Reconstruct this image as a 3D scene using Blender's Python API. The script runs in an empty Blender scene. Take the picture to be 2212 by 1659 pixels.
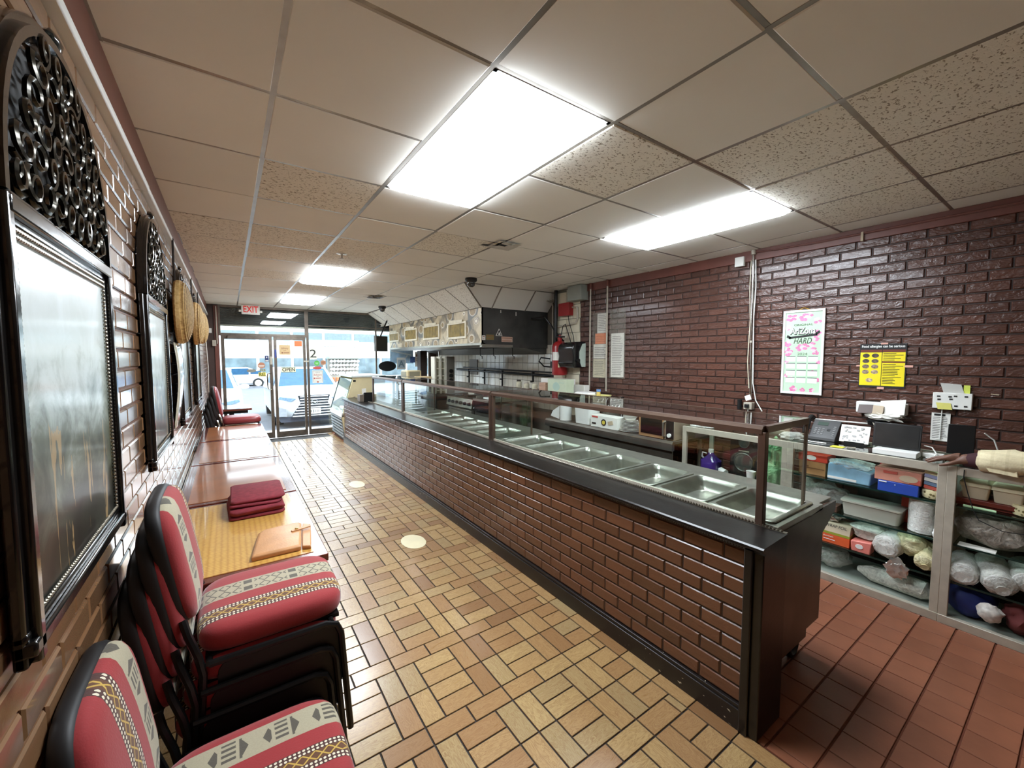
import bpy, bmesh, math, random
from mathutils import Vector, Matrix, noise
R = random.Random(11)
sc = bpy.context.scene; col = sc.collection
PI = math.pi
V = Vector

# ---------------------------------------------------------------- camera, world, sun, exposure
cd = bpy.data.cameras.new('camera'); cam = bpy.data.objects.new('camera', cd); col.objects.link(cam)
cam.location = (0, 0, 1.64); cam.rotation_euler = (PI/2 - 0.0646, 0, -0.6064)
cd.sensor_width = 36; cd.lens = 882.2/2212*36; cd.clip_start = 0.02; cd.clip_end = 300
sc.camera = cam
w = bpy.data.worlds.new('sky'); sc.world = w; w.use_nodes = True
w.node_tree.nodes['Background'].inputs[0].default_value = (0.80, 0.90, 1.0, 1)
w.node_tree.nodes['Background'].inputs[1].default_value = 3.3
sd = bpy.data.lights.new('sun', 'SUN'); sd.energy = 0.9; sd.angle = 0.02; sd.color = (1, .96, .9)
so = bpy.data.objects.new('sun', sd); col.objects.link(so); so.rotation_euler = (math.radians(38), math.radians(16), 0)
vs = sc.view_settings; vs.view_transform = 'Standard'; vs.look = 'None'; vs.gamma = 1; vs.use_curve_mapping = False
vs.exposure = 1.05
try:
    cy = sc.cycles; cy.max_bounces = 7; cy.diffuse_bounces = 4; cy.glossy_bounces = 3; cy.transmission_bounces = 3; cy.transparent_max_bounces = 10
except Exception: pass

# ---------------------------------------------------------------- materials
def lin(c): return c/12.92 if c <= .04045 else ((c+.055)/1.055)**2.4
def S(r, g, b): return (lin(r/255), lin(g/255), lin(b/255), 1)
class NT:
    def __init__(s, m): s.t = m.node_tree; s.n = s.t.nodes; s.l = s.t.links
    def new(s, k, **kw):
        n = s.n.new(k)
        for a, v in kw.items(): setattr(n, a, v)
        return n
    def link(s, a, b): s.l.new(a, b)
    def put(s, v, sock):
        if isinstance(v, bpy.types.NodeSocket): s.link(v, sock)
        else: sock.default_value = v
    def m(s, op, a, b=None, c=None):
        n = s.new('ShaderNodeMath', operation=op)
        s.put(a, n.inputs[0])
        if b is not None: s.put(b, n.inputs[1])
        if c is not None: s.put(c, n.inputs[2])
        return n.outputs[0]
    def mix(s, f, a, b):
        n = s.new('ShaderNodeMix', data_type='RGBA')
        s.put(f, n.inputs['Factor']); s.put(a, n.inputs[6]); s.put(b, n.inputs[7])
        return n.outputs[2]
    def co(s, kind='Object'): return s.new('ShaderNodeTexCoord').outputs[kind]
    def map(s, v, scale=(1,1,1), loc=(0,0,0)):
        n = s.new('ShaderNodeMapping'); s.link(v, n.inputs[0]); s.put(scale, n.inputs['Scale']); s.put(loc, n.inputs['Location'])
        return n.outputs[0]
    def xyz(s, v):
        n = s.new('ShaderNodeSeparateXYZ'); s.link(v, n.inputs[0]); return n.outputs
    def noise(s, v, sc_=5, det=3, rough=.5, dist=0):
        n = s.new('ShaderNodeTexNoise'); s.link(v, n.inputs['Vector'])
        n.inputs['Scale'].default_value = sc_; n.inputs['Detail'].default_value = det
        n.inputs['Roughness'].default_value = rough; n.inputs['Distortion'].default_value = dist
        return n.outputs['Fac']
    def ramp(s, f, stops, const=False):
        n = s.new('ShaderNodeValToRGB'); s.link(f, n.inputs[0]); e = n.color_ramp.elements
        if const: n.color_ramp.interpolation = 'CONSTANT'
        while len(e) < len(stops): e.new(.5)
        for i, (p, c) in enumerate(stops): e[i].position = p; e[i].color = c
        return n.outputs[0]
    def bump(s, h, st=.3, d=.01):
        n = s.new('ShaderNodeBump'); n.inputs['Strength'].default_value = st; n.inputs['Distance'].default_value = d
        s.link(h, n.inputs['Height']); return n.outputs[0]
MATS = {}
def base(name):
    m = bpy.data.materials.new(name); m.use_nodes = True; MATS[name] = m
    t = NT(m); b = t.n['Principled BSDF']; return m, t, b
def M(name, rgb, rough=.5, metal=0, var=.08, vs_=6, bump=0, bs=40, coat=0, emit=0, spec=.5, trans=0, rnd=0):
    if name in MATS: return MATS[name]
    m, t, b = base(name)
    c = S(*rgb); o = t.co()
    n = t.noise(o, vs_, 4)
    lo = tuple(x*(1-var) for x in c[:3])+(1,); hi = tuple(min(1, x*(1+var)) for x in c[:3])+(1,)
    cc = t.ramp(n, [(.3, lo), (.7, hi)])
    if rnd:
        r = rand(t); cc = t.mix(t.m('MULTIPLY', r, rnd), cc, tuple(x*.35 for x in c[:3])+(1,))
    t.link(cc, b.inputs['Base Color'])
    b.inputs['Roughness'].default_value = rough; b.inputs['Metallic'].default_value = metal
    b.inputs['Specular IOR Level'].default_value = spec
    b.inputs['Coat Weight'].default_value = coat; b.inputs['Coat Roughness'].default_value = .08
    b.inputs['Transmission Weight'].default_value = trans
    if emit:
        b.inputs['Emission Color'].default_value = c; b.inputs['Emission Strength'].default_value = emit
    if bump: t.link(t.bump(t.noise(o, bs, 3), bump, .004), b.inputs['Normal'])
    return m
def rand(t):
    a = t.new('ShaderNodeObjectInfo').outputs['Random']; b = t.new('ShaderNodeNewGeometry').outputs['Random Per Island']
    return t.m('FRACT', t.m('ADD', a, b))
def glass(name, tint=(.93, .97, .95), rough=0.0, fac=1.0, ior=1.5):
    m, t, b = base(name); t.n.remove(b)
    lw = t.new('ShaderNodeLayerWeight'); lw.inputs[0].default_value = .5
    fr = t.m('ADD', .045, t.m('MULTIPLY', t.m('POWER', lw.outputs['Facing'], 5.0), .9))
    a = t.new('ShaderNodeBsdfTransparent'); a.inputs[0].default_value = (*tint, 1)
    g = t.new('ShaderNodeBsdfGlossy'); g.inputs['Roughness'].default_value = rough
    n = t.noise(t.co(), 3, 2)
    mx = t.new('ShaderNodeMixShader'); t.link(t.m('MINIMUM', t.m('MULTIPLY', fr, t.m('ADD', fac, t.m('MULTIPLY', n, .04))), 1.0), mx.inputs[0])
    t.link(a.outputs[0], mx.inputs[1]); t.link(g.outputs[0], mx.inputs[2])
    t.link(mx.outputs[0], t.n['Material Output'].inputs[0]); return m
def bagmat(name, rgb, opac=.35, rough=.25):
    m, t, b = base(name)
    b.inputs['Base Color'].default_value = S(*rgb); b.inputs['Roughness'].default_value = rough
    o = t.co(); n = t.noise(o, 22, 4, .6, 1.5)
    t.link(t.bump(n, .9, .02), b.inputs['Normal'])
    a = t.new('ShaderNodeBsdfTransparent'); mx = t.new('ShaderNodeMixShader')
    lw = t.new('ShaderNodeLayerWeight'); lw.inputs[0].default_value = .5
    fac = t.m('MINIMUM', t.m('ADD', t.m('MULTIPLY', n, opac*1.6), t.m('MULTIPLY', t.m('POWER', lw.outputs['Facing'], 3.0), .7)), 1.0)
    t.link(fac, mx.inputs[0]); t.link(a.outputs[0], mx.inputs[1]); t.link(b.outputs[0], mx.inputs[2])
    t.link(mx.outputs[0], t.n['Material Output'].inputs[0]); return m

# ---------------------------------------------------------------- mesh builder
def rrect(x0, x1, y0, y1, r, n=4):
    p = []
    for cx, cy, a in ((x1-r, y1-r, 0), (x0+r, y1-r, PI/2), (x0+r, y0+r, PI), (x1-r, y0+r, 3*PI/2)):
        for k in range(n+1):
            t = a+PI/2*k/n; p.append((cx+r*math.cos(t), cy+r*math.sin(t)))
    return p
class MB:
    def __init__(s): s.v = []; s.f = []
    def add(s, v, f):
        o = len(s.v); s.v += [tuple(x) for x in v]; s.f += [tuple(i+o for i in q) for q in f]; return s
    def box(s, x0, x1, y0, y1, z0, z1):
        return s.add([(x0,y0,z0),(x1,y0,z0),(x1,y1,z0),(x0,y1,z0),(x0,y0,z1),(x1,y0,z1),(x1,y1,z1),(x0,y1,z1)],
                     [(0,3,2,1),(4,5,6,7),(0,1,5,4),(1,2,6,5),(2,3,7,6),(3,0,4,7)])
    def obox(s, c, a, b, n):
        c, a, b, n = V(c), V(a)/2, V(b)/2, V(n)/2
        return s.add([c-a-b-n, c+a-b-n, c+a+b-n, c-a+b-n, c-a-b+n, c+a-b+n, c+a+b+n, c-a+b+n],
                     [(0,3,2,1),(4,5,6,7),(0,1,5,4),(1,2,6,5),(2,3,7,6),(3,0,4,7)])
    def loops(s, L, cap0=True, cap1=True, closed=True):
        n = len(L[0]); v = [p for l in L for p in l]; f = []
        for i in range(len(L)-1):
            for k in range(n if closed else n-1):
                k2 = (k+1) % n; f.append((i*n+k, i*n+k2, (i+1)*n+k2, (i+1)*n+k))
        if cap0: f.append(tuple(range(n))[::-1])
        if cap1: f.append(tuple(range((len(L)-1)*n, len(L)*n)))
        return s.add(v, f)
    def tube(s, pts, r, n=8, closed=False):
        pts = [V(p) for p in pts]; L = []; m = len(pts); up = None
        for i, p in enumerate(pts):
            a = pts[(i-1) % m] if (i or closed) else p; b = pts[(i+1) % m] if (i < m-1 or closed) else p
            d = (b-a).normalized() if (b-a).length > 1e-9 else V((0,0,1))
            if up is None: up = d.orthogonal().normalized()
            u = (up-d*up.dot(d))
            u = u.normalized() if u.length > 1e-6 else d.orthogonal().normalized()
            up = u; w_ = d.cross(u); rr = r[i] if isinstance(r, (list, tuple)) else r
            L.append([p+(u*math.cos(2*PI*k/n)+w_*math.sin(2*PI*k/n))*rr for k in range(n)])
        if closed: L.append(L[0]); return s.loops(L, False, False)
        return s.loops(L)
    def cyl(s, p0, p1, r0, r1=None, n=20):
        return s.tube([p0, p1], [r0, r0 if r1 is None else r1], n)
    def lathe(s, prof, c=(0,0,0), n=24, ax='z', sx=1, sy=1):
        L = []
        for r, h in prof:
            l = []
            for k in range(n):
                a = 2*PI*k/n; x, y = r*sx*math.cos(a), r*sy*math.sin(a)
                q = {'z': (x, y, h), 'x': (h, x, y), 'y': (y, h, x)}[ax]
                l.append((c[0]+q[0], c[1]+q[1], c[2]+q[2]))
            L.append(l)
        return s.loops(L)
    def prism(s, poly, a, b, ax='x'):
        f = {'x': lambda h, p: (h, p[0], p[1]), 'y': lambda h, p: (p[0], h, p[1]), 'z': lambda h, p: (p[0], p[1], h)}[ax]
        return s.loops([[f(a, p) for p in poly], [f(b, p) for p in poly]])
    def blob(s, c, size, seed=0, amp=.25, fr=2.2, sub=3, floor=None):
        bm = bmesh.new(); bmesh.ops.create_icosphere(bm, subdivisions=sub, radius=1)
        v = []
        for x in bm.verts:
            p = x.co.copy(); k = 1+amp*noise.noise(p*fr+V((seed*7.3, seed*3.1, seed)))+amp*.5*noise.noise(p*fr*2.7+V((seed, 5, 2)))
            p = p*k; q = V((c[0]+p.x*size[0], c[1]+p.y*size[1], c[2]+p.z*size[2]))
            if floor is not None and q.z < floor: q.z = floor+.001*noise.noise(p*5)
            v.append(q)
        f = [tuple(l.vert.index for l in q.loops) for q in bm.faces]; bm.free()
        return s.add(v, f)
WL = {}
def mesh_from(name, mb, off=(0,0,0), ang=35):
    me = bpy.data.meshes.new(name); o = V(off)
    me.from_pydata([V(p)-o for p in mb.v], [], mb.f)
    bm = bmesh.new(); bm.from_mesh(me); bmesh.ops.recalc_face_normals(bm, faces=bm.faces); bm.to_mesh(me); bm.free()
    for p in me.polygons: p.use_smooth = True
    me.set_sharp_from_angle(angle=math.radians(ang)); me.update(); return me
def link(name, me, mat, parent=None, bevel=0):
    o = bpy.data.objects.new(name, me); col.objects.link(o)
    if mat and not me.materials: me.materials.append(mat)
    if parent is not None: o.parent = parent
    if bevel:
        b = o.modifiers.new('bevel', 'BEVEL'); b.width = bevel; b.segments = 2; b.limit_method = 'ANGLE'
    return o
def tag(o, label, cat, group=None):
    o['label'] = label; o['category'] = cat
    if group: o['group'] = group
    return o
def thing(name, label, cat, loc=(0,0,0), group=None, local=False):
    o = bpy.data.objects.new(name, None); col.objects.link(o); o.location = loc; o.empty_display_size = .05
    WL[o] = V((0,0,0)) if local else V(loc); return tag(o, label, cat, group)
def part(p, name, mb, mat, bevel=0, label=None, kind=None, ang=35):
    off = WL.get(p, V((0,0,0)))
    o = link(name, mesh_from(name, mb, off, ang), mat, p, bevel); WL[o] = off
    if label: o['label'] = label
    if kind: o['kind'] = kind
    return o
def single(name, label, cat, mb, mat, group=None, bevel=0, ang=35):
    xs = [p[0] for p in mb.v]; ys = [p[1] for p in mb.v]; zs = [p[2] for p in mb.v]
    c = V(((min(xs)+max(xs))/2, (min(ys)+max(ys))/2, min(zs)))
    o = link(name, mesh_from(name, mb, c, ang), mat, None, bevel); o.location = c; WL[o] = c
    return tag(o, label, cat, group)
def struct(name, mb, mat, parent=None, bevel=0):
    o = link(name, mesh_from(name, mb), mat, parent, bevel); WL[o] = V((0,0,0))
    if parent is None: o['kind'] = 'structure'
    return o
def dup(root, loc=None, rot=None, label=None, group=None):
    def cp(o, par):
        c = o.copy(); col.objects.link(c)
        if par is not None: c.parent = par
        for ch in list(o.children): cp(ch, c)
        return c
    r = cp(root, None)
    if loc is not None: r.location = loc
    if rot is not None: r.rotation_euler = rot
    if label: r['label'] = label
    if group: r['group'] = group
    return r
UPZ = (0,0,1)
def text(p, s, size, pos, right, mat, width=None, up=UPZ, name='lettering', ext=.0006, bold=0, shear=0, align='CENTER'):
    cu = bpy.data.curves.new('t', 'FONT'); cu.body = s; cu.size = size; cu.align_x = align; cu.align_y = 'CENTER'
    cu.extrude = ext; cu.offset = bold; cu.shear = shear
    t = bpy.data.objects.new('t', cu); me = bpy.data.meshes.new_from_object(t)
    bpy.data.objects.remove(t); bpy.data.curves.remove(cu)
    xs = [v.co.x for v in me.vertices] or [0, 1]
    k = width/(max(xs)-min(xs)) if width else 1
    r, u = V(right), V(up); n = r.cross(u); off = WL.get(p, V((0,0,0))); P0 = V(pos)-off
    for v in me.vertices: v.co = P0+r*v.co.x*k+u*v.co.y+n*v.co.z
    me.materials.clear()
    o = link(name, me, mat, p); WL[o] = off; return o
RW = (0,-1,0)      # reading direction on things that face the aisle (-X)
RF = (1,0,0)       # reading direction on the shop front (-Y)
# ---------------------------------------------------------------- shared materials
def brickmat(name, rgb, rough=.3, bstr=.5, coat=0):
    m, t, b = base(name); o = t.co(); g = t.new('ShaderNodeNewGeometry').outputs['Position']
    r = rand(t); n = t.noise(g, 9, 5, .6)
    c = S(*rgb); k = lambda s: tuple(min(1, x*s) for x in c[:3])+(1,)
    a = t.ramp(r, [(0, k(.72)), (.5, k(1)), (1, k(1.3))])
    cc = t.mix(t.m('MULTIPLY', n, .55), a, k(.6))
    t.link(cc, b.inputs['Base Color'])
    t.link(t.m('ADD', rough-.08, t.m('MULTIPLY', n, .18)), b.inputs['Roughness'])
    b.inputs['Specular IOR Level'].default_value = .6; b.inputs['Coat Weight'].default_value = coat; b.inputs['Coat Roughness'].default_value = .12
    h = t.m('ADD', t.noise(t.map(g, (1, 1, 2.2)), 16, 3, .55, .6), t.m('MULTIPLY', t.noise(g, 90, 2), .12))
    t.link(t.bump(h, bstr, .012), b.inputs['Normal']); return m
mBrickL = brickmat('lacquered_brick_left', (136, 99, 68), .2, .09, 1.0)
mBrickR = brickmat('lacquered_brick_right', (88, 55, 44), .30, .6, .2)
mBrickC = brickmat('counter_brick', (108, 67, 47), .32, .22, .45)
mMort = M('dark_mortar', (52, 35, 28), .55, var=.25, vs_=30, bump=.3)
mMortL = M('brown_mortar', (96, 64, 48), .5, var=.25, vs_=30, bump=.3)
mBlackWood = M('black_lacquer_wood', (26, 22, 21), .28, var=.3, vs_=20, bump=.08, bs=60)
mBlack = M('black_plastic', (18, 18, 19), .4, var=.15)
mBlackM = M('black_steel', (22, 21, 21), .32, metal=.3, var=.2)
mWhite = M('white_plastic', (232, 232, 226), .4, var=.04)
mPaper = M('white_paper', (236, 234, 226), .75, var=.04)
mCream = M('cream_enamel', (226, 210, 166), .4, var=.05)
mAlu = M('aluminium', (192, 184, 168), .4, metal=.25, var=.08, vs_=20)
mAluDark = M('bronze_aluminium', (112, 102, 92), .38, metal=.55, var=.25, vs_=9)
mSteel = M('stainless_steel', (168, 166, 156), .33, metal=.85, var=.12, vs_=14, bump=.05, bs=90)
mSteelD = M('dark_stainless', (86, 82, 76), .35, metal=.45, var=.2, vs_=7)
mChrome = M('chrome', (215, 215, 212), .12, metal=1, var=.04)
mRedB = M('brown_red_paint', (112, 66, 56), .4, var=.12)
mInk = M('black_ink', (24, 22, 22), .6, var=.05)
mGrey = M('grey_ink', (120, 118, 116), .7, var=.05)
mYel = M('yellow_note', (236, 232, 70), .7, var=.04)
mOrange = M('orange_paper', (238, 138, 88), .7, var=.06)
mGlass = glass('window_glass', (.95, .98, .98))
mGlassG = glass('shelf_glass', (.72, .84, .79), .02, 1.2)
mGlassS = glass('sneeze_glass', (.93, .97, .95), 0, 1.15)
mEdge = M('glass_edge', (24, 44, 38), .15, var=.2)

# ---------------------------------------------------------------- pieces laid in rows
def visible_key(p):
    f = V((math.sin(.6064), math.cos(.6064), 0)); d = V(p)-cam.location
    z = d.dot(f); x = d.dot(V((f.y, -f.x, 0)))
    if z < .05 or abs(x) > 1.35*z+.15: return 1e6+d.length
    return d.length
def lay(parent, name, pieces, mk, mat, nmax=300, uv=False):
    """pieces: (centre, scale, rot_z); the nearest in view become objects, the rest one joined part"""
    pieces = sorted(pieces, key=lambda q: visible_key(q[0])); off = WL.get(parent, V((0,0,0)))
    def uvs(me, sub):
        if not uv: return
        l = me.uv_layers.new(name='UVMap'); nf = len(pm.f)
        for p in me.polygons:
            rot = sub[p.index//nf][2] if sub else 0
            for li in p.loop_indices:
                c = me.vertices[me.loops[li].vertex_index].co
                l.data[li].uv = (c.y*5, c.x*5) if rot else (c.x*5, c.y*5)
    pm = mk(); shared = mesh_from(name, pm); shared.materials.append(mat); uvs(shared, None)
    for c, s, rz in pieces[:nmax]:
        o = bpy.data.objects.new(name, shared); col.objects.link(o); o.parent = parent
        o.location = V(c)-off; o.scale = s; o.rotation_euler = (0, 0, rz)
    if len(pieces) > nmax:
        big = MB()
        for c, s, rz in pieces[nmax:]:
            ca, sa = math.cos(rz), math.sin(rz)
            big.add([(c[0]+(p[0]*s[0])*ca-(p[1]*s[1])*sa, c[1]+(p[0]*s[0])*sa+(p[1]*s[1])*ca, c[2]+p[2]*s[2]) for p in pm.v], pm.f)
        o = part(parent, name, big, mat, kind='stuff'); uvs(o.data, pieces[nmax:])
def chamfer(lx, ly, lz, ch, axis):
    """a block centred on its back face, chamfered on the outer side; axis 'x','-x','z','-z'"""
    m = MB(); a, b = (ly/2, lz/2) if 'x' in axis else (lx/2, ly/2); d = lx if 'x' in axis else lz
    L = []
    for k, h in ((0, 0), (0, d-ch), (ch, d)):
        q = [(-a+k, -b+k), (a-k, -b+k), (a-k, b-k), (-a+k, b-k)]
        sg = -1 if axis[0] == '-' else 1
        L.append([(sg*h, u, v) if 'x' in axis else (u, v, sg*h) for u, v in q])
    return m.loops(L, False, True)
def brick_rows(parent, x, axis, y0, y1, z0, z1, mat, nmax=300, gap=.009, Lb=.2, Hc=.0695, depth=.008, skip=None):
    P = []; nz = int(round((z1-z0)/Hc))
    for j in range(nz):
        zc = z0+(j+.5)*Hc
        if zc+Hc/2 > z1+.01: break
        y = y0-(Lb/2 if j % 2 else 0)
        while y < y1-.01:
            a, b = max(y, y0), min(y+Lb, y1); y += Lb
            if b-a < .03: continue
            c = (x, (a+b)/2, zc)
            if skip and skip(c): continue
            P.append((c, (1, (b-a-gap)/(Lb-gap), 1+R.uniform(-.03, .02)), 0))
    lay(parent, 'brick', P, lambda: chamfer(depth, Lb-gap, Hc-gap, .0045, axis), mat, nmax)

# ---------------------------------------------------------------- setting: floors
XL, XR, YF, YB, ZC = -.31, 4.10, 9.55, -2.6, 2.645
XK = 4.30
mGrout = M('dark_grout', (40, 32, 27), .7, var=.2, vs_=20)
mGroutR = M('brown_grout', (104, 52, 30), .75, var=.2, vs_=20)
fl = struct('floor', MB().box(XL-.1, 1.80, YB, YF, -.06, -.006), mGrout)
def woodtile():
    m, t, b = base('wood_look_tile'); g = t.new('ShaderNodeNewGeometry').outputs['Position']
    r = rand(t); o = t.co('UV')
    off = t.new('ShaderNodeCombineXYZ'); t.link(t.m('MULTIPLY', r, 37), off.inputs[0]); t.link(t.m('MULTIPLY', r, 91), off.inputs[1])
    mp = t.new('ShaderNodeMapping'); t.link(o, mp.inputs[0]); t.link(off.outputs[0], mp.inputs['Location']); mp.inputs['Scale'].default_value = (1.0, 4.6, 1)
    n = t.noise(mp.outputs[0], 1.6, 4, .55, 1.6)
    wv = t.m('FRACT', t.m('MULTIPLY', n, 7))
    a = t.ramp(r, [(0, S(136, 100, 66)), (.2, S(166, 128, 86)), (.5, S(182, 148, 100)), (.8, S(192, 162, 110)), (1, S(168, 146, 104))])
    cc = t.mix(t.m('MULTIPLY', t.m('POWER', wv, 1.5), .62), a, S(128, 84, 44))
    dirt = t.noise(g, 1.2, 3)
    cc = t.mix(t.m('MULTIPLY', dirt, .22), cc, S(150, 112, 72))
    t.link(cc, b.inputs['Base Color']); t.link(t.m('ADD', .22, t.m('MULTIPLY', n, .16)), b.inputs['Roughness'])
    b.inputs['Coat Weight'].default_value = .55; b.inputs['Coat Roughness'].default_value = .22
    t.link(t.bump(t.noise(g, 60, 2), .06, .003), b.inputs['Normal']); return m
mWood = woodtile()
TW, TL = .1005, .201
P = []
X0, Y0 = .66-.402*3, 2.03-.505*10
def addt(x0, x1, y0, y1):
    x0, x1, y0, y1 = max(x0, XL), min(x1, 1.71), max(y0, YB), min(y1, YF)
    if x1-x0 < .02 or y1-y0 < .02: return
    w_, h = x1-x0, y1-y0
    if w_ >= h: P.append((((x0+x1)/2, (y0+y1)/2, -.006), ((w_-.0075)/(TL-.006), (h-.0075)/(TW-.006), 1), 0))
    else: P.append((((x0+x1)/2, (y0+y1)/2, -.006), ((h-.0075)/(TL-.006), (w_-.0075)/(TW-.006), 1), PI/2))
for j in range(24):
    ys = Y0+.505*j
    if ys > YF or ys+.505 < -.6: continue
    for i in range(6):
        xs = X0+.402*i
        for k in (0, 1): addt(xs+k*TL, xs+(k+1)*TL, ys, ys+TW)
        y1 = ys+TW
        for k in range(4): addt(xs+TW, xs+TW+TL, y1+k*.101, y1+(k+1)*.101)
        for k in (0, 1):
            addt(xs, xs+TW, y1+k*.202, y1+(k+1)*.202); addt(xs+3*TW, xs+4*TW, y1+k*.202, y1+(k+1)*.202)
yy = -.6
while yy < YF:
    x0, x1 = 1.712, 1.795
    P.append((((x0+x1)/2, yy+.1, -.006), (.197/.195, (x1-x0-.005)/(TW-.006), 1), PI/2)); yy += .203
def tilemesh():
    return chamfer(TL-.006, TW-.006, .006, .0012, 'z')
lay(fl, 'floor_tile', P, tilemesh, mWood, 300, uv=True)
fk = struct('floor_kitchen', MB().box(1.80, XK+.1, YB, YF, -.06, -.006), mGroutR)
mQuarry = M('red_quarry_tile', (152, 94, 68), .42, var=.16, vs_=5, bump=.12, bs=50, rnd=.25)
P = []
for j in range(-6, 62):
    y0 = .26+.1545*j
    for i in range(17):
        x1 = 3.556+.155*4-.155*i
        x0 = x1-.155
        if x1 < 1.83 or x0 > XK: continue
        x0 = max(x0, 1.80)
        if x1-x0 < .02: continue
        P.append((((x0+x1)/2, y0+.077, -.006), ((x1-x0-.004)/.151, 1, 1), 0))
lay(fk, 'quarry_tile', P, lambda: chamfer(.151, .1455, .006, .0015, 'z'), mQuarry, 300)
# worn white stickers on the aisle floor
mStick = M('worn_cream_sticker', (238, 228, 190), .5, var=.06)
for (u, v, rx, ry, lb) in ((1.30, 3.42, .10, .15, 'round cream floor sticker nearer the camera in the aisle'), (1.31, 5.42, .09, .16, 'worn cream floor sticker farther along the aisle')):
    m = MB(); m.loops([[(u+rx*math.cos(a*PI/14)*(1+.05*R.random()), v+ry*math.sin(a*PI/14), h) for a in range(28)] for h in (.0005, .0016)])
    single('floor_sticker', lb, 'sticker', m, mStick, 'floor stickers')

# ---------------------------------------------------------------- setting: walls
wl = struct('wall_left', MB().box(XL-.12, XL-.008, YB, YF+.1, -.06, 2.8), mMortL)
brick_rows(wl, XL-.008, 'x', -2.58, YF, .0, 2.50, mBrickL, 300)
wr = struct('wall_right', MB().box(XR+.008, XR+.15, YB, 4.22, -.06, 2.8), mMort)
brick_rows(wr, XR+.008, '-x', -2.55, 4.22, .0525, 2.55, mBrickR, 300)
mBlockW = M('white_painted_block', (214, 206, 182), .5, var=.08, vs_=4, bump=.1)
mBlockG = M('block_joint', (112, 106, 96), .7, var=.1)
wk = struct('wall_kitchen', MB().box(XR+.012, XK+.15, 4.22, 4.80, -.06, 2.8).box(XK+.008, XK+.15, 4.80, YF+.1, -.06, 2.8), mBlockG)
P = []
for j in range(13):
    for k in range(3):
        y0 = 4.24+.28*k-(.14 if j % 2 else 0); a, b = max(y0, 4.225), min(y0+.28, 4.795)
        if b-a > .04: P.append(((XR+.012, (a+b)/2, .1+.2*j), (1, (b-a-.006)/.274, 1), 0))
lay(wk, 'painted_block', P, lambda: chamfer(.008, .274, .194, .003, '-x'), mBlockW)
mTileW = M('white_glazed_tile', (222, 216, 200), .12, var=.05, vs_=3)
P = []
for j in range(7):
    for k in range(30):
        P.append(((XK+.008, 4.88+.1525*k, .86+.1525*j), (1, 1, 1), 0))
lay(wk, 'wall_tile', P, lambda: chamfer(.008, .1455, .1455, .003, '-x'), mTileW)
mBackWall = M('painted_brown_wall', (120, 84, 66), .5, var=.1)
struct('wall_back', MB().box(XL-.12, XK+.15, YB-.1, YB, -.06, 2.8), mBackWall)
# brown band and cable mouldings under the ceiling
struct('trim_1', MB().box(XR-.022, XR+.008, YB, 4.22, 2.545, ZC), mRedB, bevel=.004)
struct('trim_2', MB().box(XL-.008, XL+.012, YB, YF, 2.50, ZC), mRedB)
struct('trim_3', MB().box(XL-.008, XL+.032, YB, 2.63, 2.428, 2.456).box(XL-.008, XL+.03, 2.632, YF, 2.428, 2.456), mWhite, bevel=.006)
struct('trim_4', MB().box(XR-.03, XR-.02, YB, 1.5, 2.59, 2.606), mRedB, bevel=.004)

# ---------------------------------------------------------------- setting: ceiling
mTile1 = M('smooth_ceiling_tile', (244, 241, 232), .75, var=.02, vs_=2, rnd=.06)
def fissured():
    m, t, b = base('fissured_ceiling_tile'); g = t.new('ShaderNodeNewGeometry').outputs['Position']
    n = t.noise(t.map(g, (60, 90, 60)), 1, 2, .6); f = t.ramp(n, [(.36, S(160, 148, 128)), (.42, S(242, 237, 224))])
    t.link(f, b.inputs['Base Color']); b.inputs['Roughness'].default_value = .85
    t.link(t.bump(n, .5, .004), b.inputs['Normal']); return m
mTile2 = fissured()
mTBar = M('grey_tee_bar', (150, 142, 132), .3, metal=.55, var=.12, vs_=12)
mPanel = M('light_diffuser', (236, 246, 255), .5, var=0, emit=17)
ce = struct('ceiling', MB().box(XL-.12, XK+.15, YB-.1, YF+.1, 2.78, 2.9), mBackWall)
GX = [.787+.61*i for i in range(-1, 6)]; GY = [1.2454+.61*j for j in range(-6, 14)]  # j=0 is GY[6]
xs_ = [XL]+GX+[XK]; ys_ = [YB]+GY+[YF]
LIGHTS = {(2, 7), (2, 8), (5, 7), (5, 8), (2, 13), (2, 14), (2, 17), (2, 18)}
T1 = chamfer(.60, .60, .012, .006, '-z'); me1 = mesh_from('ceiling_tile', T1); me1.materials.append(mTile1)
me2 = mesh_from('ceiling_tile', T1); me2.materials.append(mTile2)
fis = {(3, 7), (4, 6), (5, 6), (5, 5), (6, 5), (6, 6), (4, 5), (1, 9), (1, 11), (2, 11), (2, 12), (1, 12), (2, 15), (3, 10), (0, 11), (0, 12), (0, 13), (1, 14)}
for i in range(len(xs_)-1):
    for j in range(len(ys_)-1):
        a, b, c, d = xs_[i], xs_[i+1], ys_[j], ys_[j+1]
        if (i, j) in LIGHTS: continue
        if a > 2.6 and c > 4.85: continue
        if b > 3.9 and c > 4.2: b = XK
        o = bpy.data.objects.new('ceiling_tile', me2 if (i, j) in fis else me1); col.objects.link(o); o.parent = ce
        o.location = ((a+b)/2, (c+d)/2, ZC+.008+R.uniform(0, .004)); o.scale = ((b-a-.012)/.6, (d-c-.012)/.6, 1)
        o.rotation_euler = (R.uniform(-.006, .006), R.uniform(-.006, .006), 0)
for x in GX:
    y1 = YF if x < 2.7 else 4.86
    part(ce, 'grid_bar', MB().box(x-.012, x+.012, YB, y1, ZC-.001, ZC+.028), mTBar)
MID = {GY[7]: ((.787, 1.397), (2.617, 3.227)), GY[13]: ((.787, 1.397),), GY[17]: ((.787, 1.397),)}
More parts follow.
